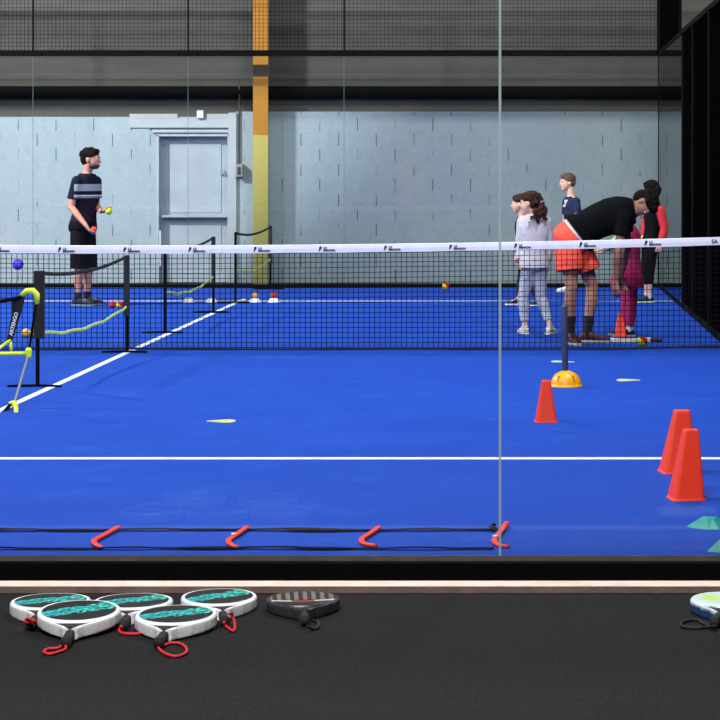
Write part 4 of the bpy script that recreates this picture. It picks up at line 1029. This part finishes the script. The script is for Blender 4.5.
BLKT = mat('black_tee', (10, 11, 15), 0.92, spec=0.08, noise=0.2, nscale=12)
person('coach bending down in black t-shirt and coral red shorts, dark socks', (J['H'].x, D, 0), D, s, J, V3((0.12, -0.28, -0.95)), SK3, HK,
       [dict(t='top', n='t_shirt', m=BLKT, f=0.30, lo=0.165, g=0.036, r0=0.068, r1=0.070, hem=(0.172, 0.150)), dict(t='legs', n='shorts', m=CORAL, f=0.25, r0=0.118, r1=0.124, hi=0.14, g=0.030),
        dict(t='band', n='waistband', m=mat('white_band', (226, 216, 216), 0.8), a=0.125, b=0.17, g=0.042),
        dict(t='socks', f=0.62, m=mat('navy_sock', (18, 18, 30), 0.9)), dict(t='shoes', m=SH5, sm=mat('pale_sole', (170, 166, 168), 0.7))],
       up=V3((0.95, 0, 0.3)), lat_s=latc, lat_h=latc, ball_curl=(0.3, 0.3), head_s=1.12)

# 6 girl in magenta between the coach and the wall
D = 19.9; q = lambda x, y, d=0: P(x, y, D + d); s = 0.70
lat = V3((0.15, 1, 0))
J = dict(H=q(629, 268), C=q(630, 248), N=q(627, 226), HD=q(621, 216),
         SR=q(626, 232, .12), ER=q(617, 246, .16), WR=q(607, 250, .10), SL=q(626, 232, -.12), EL=q(614, 244, -.14), WL=q(603, 249, -.08),
         HR=q(627, 273, .07), HL=q(631, 273, -.06), KR=q(627, 301, .08), KL=q(631.5, 300, -.06), AR=q(625, 330, .10), AL=q(629.5, 329.5, -.06),
         TR=V3((-1, .15, 0)), TL=V3((-1, -.1, 0)), GR=V3((-1, -.2, -.2)), PR=V3((0, 0, -1)), GL=V3((-1, .2, -.2)), PL=V3((0, 0, -1)))
MAG = mat('magenta_jersey', (176, 26, 92), 0.85, noise=0.18, nscale=10, bump=0.4, bscale=12)
person('girl in magenta tunic and leggings with green sleeves, half hidden by the coach', (J['H'].x, D, 0), D, s, J, V3((-0.95, 0, -0.4)), SK2, HB,
       [dict(t='top', n='tunic', m=MAG, f=0.0, lo=-0.42, g=0.012, hem=(0.19, 0.20)), dict(t='sleeves', f=0.9, r0=0.068, r1=0.058, m=mat('pale_green_sleeve', (160, 214, 150), 0.85)),
        dict(t='legs', n='leggings', m=MAG, f=0.93, r0=0.10, r1=0.060), dict(t='socks', f=0.84, m=mat('white_sock', (210, 208, 210), 0.9)),
        dict(t='shoes', m=mat('black_shoe', (24, 24, 30)), sm=mat('grey_sole', (150, 152, 156), 0.7))],
       lat_s=-lat, lat_h=-lat, female=True, kid=True, head_s=0.84)

# 7 child in red sleeves at right
D = 25.0; q = lambda x, y, d=0: P(x, y, D + d); s = 0.79
lat = V3((0.45, 0.89, 0))
J = dict(H=q(650, 246), C=q(654, 227), N=q(653.5, 203.5), HD=q(650.5, 190.3),
         SR=q(648, 210.5, .13), ER=q(645.5, 225, .12), WR=q(643, 238, .02), SL=q(660.5, 210.5, -.13), EL=q(664.5, 229, -.16), WL=q(660.5, 243, -.20),
         HR=q(648, 251, .07), HL=q(651, 251, -.06), KR=q(646, 275, .08), KL=q(649, 275, -.06), AR=q(647, 296, .12), AL=q(649, 297, -.06),
         TR=V3((-1, -.1, 0)), TL=V3((-.95, -.3, 0)), GR=V3((-.1, 0, -1)), PR=V3((0, -1, 0)), GL=V3((-.3, 0, -1)), PL=V3((0, 1, 0)))
person('dark-haired child in black vest with red sleeves at right of the group', (J['H'].x, D, 0), D, s, J, V3((-0.72, 0.68, -0.12)), SK2, HK,
       [dict(t='top', n='vest', m=BLKC, f=0.0, lo=0.0, g=0.006), dict(t='sleeves', f=0.92, r0=0.070, r1=0.050, m=mat('red_sleeve', (186, 34, 46), 0.85)),
        dict(t='legs', n='cropped_leggings', m=BLKC, f=0.72, r0=0.095, r1=0.064), dict(t='socks', f=0.86, m=mat('white_sock', (210, 208, 210))),
        dict(t='shoes', m=mat('black_shoe', (24, 24, 30)), sm=mat('green_white_sole', (170, 220, 190), 0.7))],
       lat_s=-lat, lat_h=-lat, kid=True, head_s=0.93, hair='ponytail')

# ------------------------------------------------------------------ light
def area(loc, tgt, sx, sy, e, col=(1, 1, 1)):
    l = bpy.data.lights.new('flood_and_fill', 'AREA'); l.shape = 'RECTANGLE'; l.size = sx; l.size_y = sy; l.energy = e; l.color = col
    o = bpy.data.objects.new('flood_and_fill', l); COL.objects.link(o); o.location = loc
    o.rotation_euler = (Vector(tgt) - Vector(loc)).to_track_quat('-Z', 'Y').to_euler()
area((-9.5, 21.5, 6.3), (-3, 27.5, 0.5), 0.8, 0.5, 1400, (1.0, 0.98, 0.98))
area((-9.2, 15, 6.3), (-3, 15, 0), 0.8, 0.5, 520, (0.95, 0.98, 1.0))
area((1.2, 15, 6.5), (-3, 16, 0), 0.8, 0.5, 460, (0.95, 0.98, 1.0))
area((0.3, 22.5, 6.9), (0.2, 27.5, 0), 4.0, 0.6, 350, (1.0, 0.99, 0.97))  # added overhead fill that brightens the back wall, no known lamp
area((-3, 11, 6.8), (-3, 12, 0), 5.0, 0.8, 310, (0.98, 0.99, 1.0))
area((-1.5, 2.5, 6.6), (-0.8, 7.8, 0), 3.0, 0.5, 980, (1.0, 0.97, 0.95))
w = bpy.data.worlds.new('world'); SC.world = w; w.use_nodes = True
w.node_tree.nodes['Background'].inputs[0].default_value = (0.55, 0.62, 0.7, 1); w.node_tree.nodes['Background'].inputs[1].default_value = 0.03

cam = bpy.data.cameras.new('camera'); co = bpy.data.objects.new('camera', cam); COL.objects.link(co)
co.location = (0, 0, EYE); co.rotation_euler = (PI / 2, 0, 0); cam.sensor_width = 36; cam.lens = 36 * F / 720
cam.shift_x = (360 - VX) / 720; cam.shift_y = (HY - 360) / 720; cam.clip_end = 200
SC.camera = co
SC.view_settings.view_transform = 'Standard'; SC.view_settings.look = 'None'; SC.view_settings.gamma = 1.0; SC.view_settings.use_curve_mapping = False
SC.view_settings.exposure = 0.0
SC.cycles.transparent_max_bounces = 16
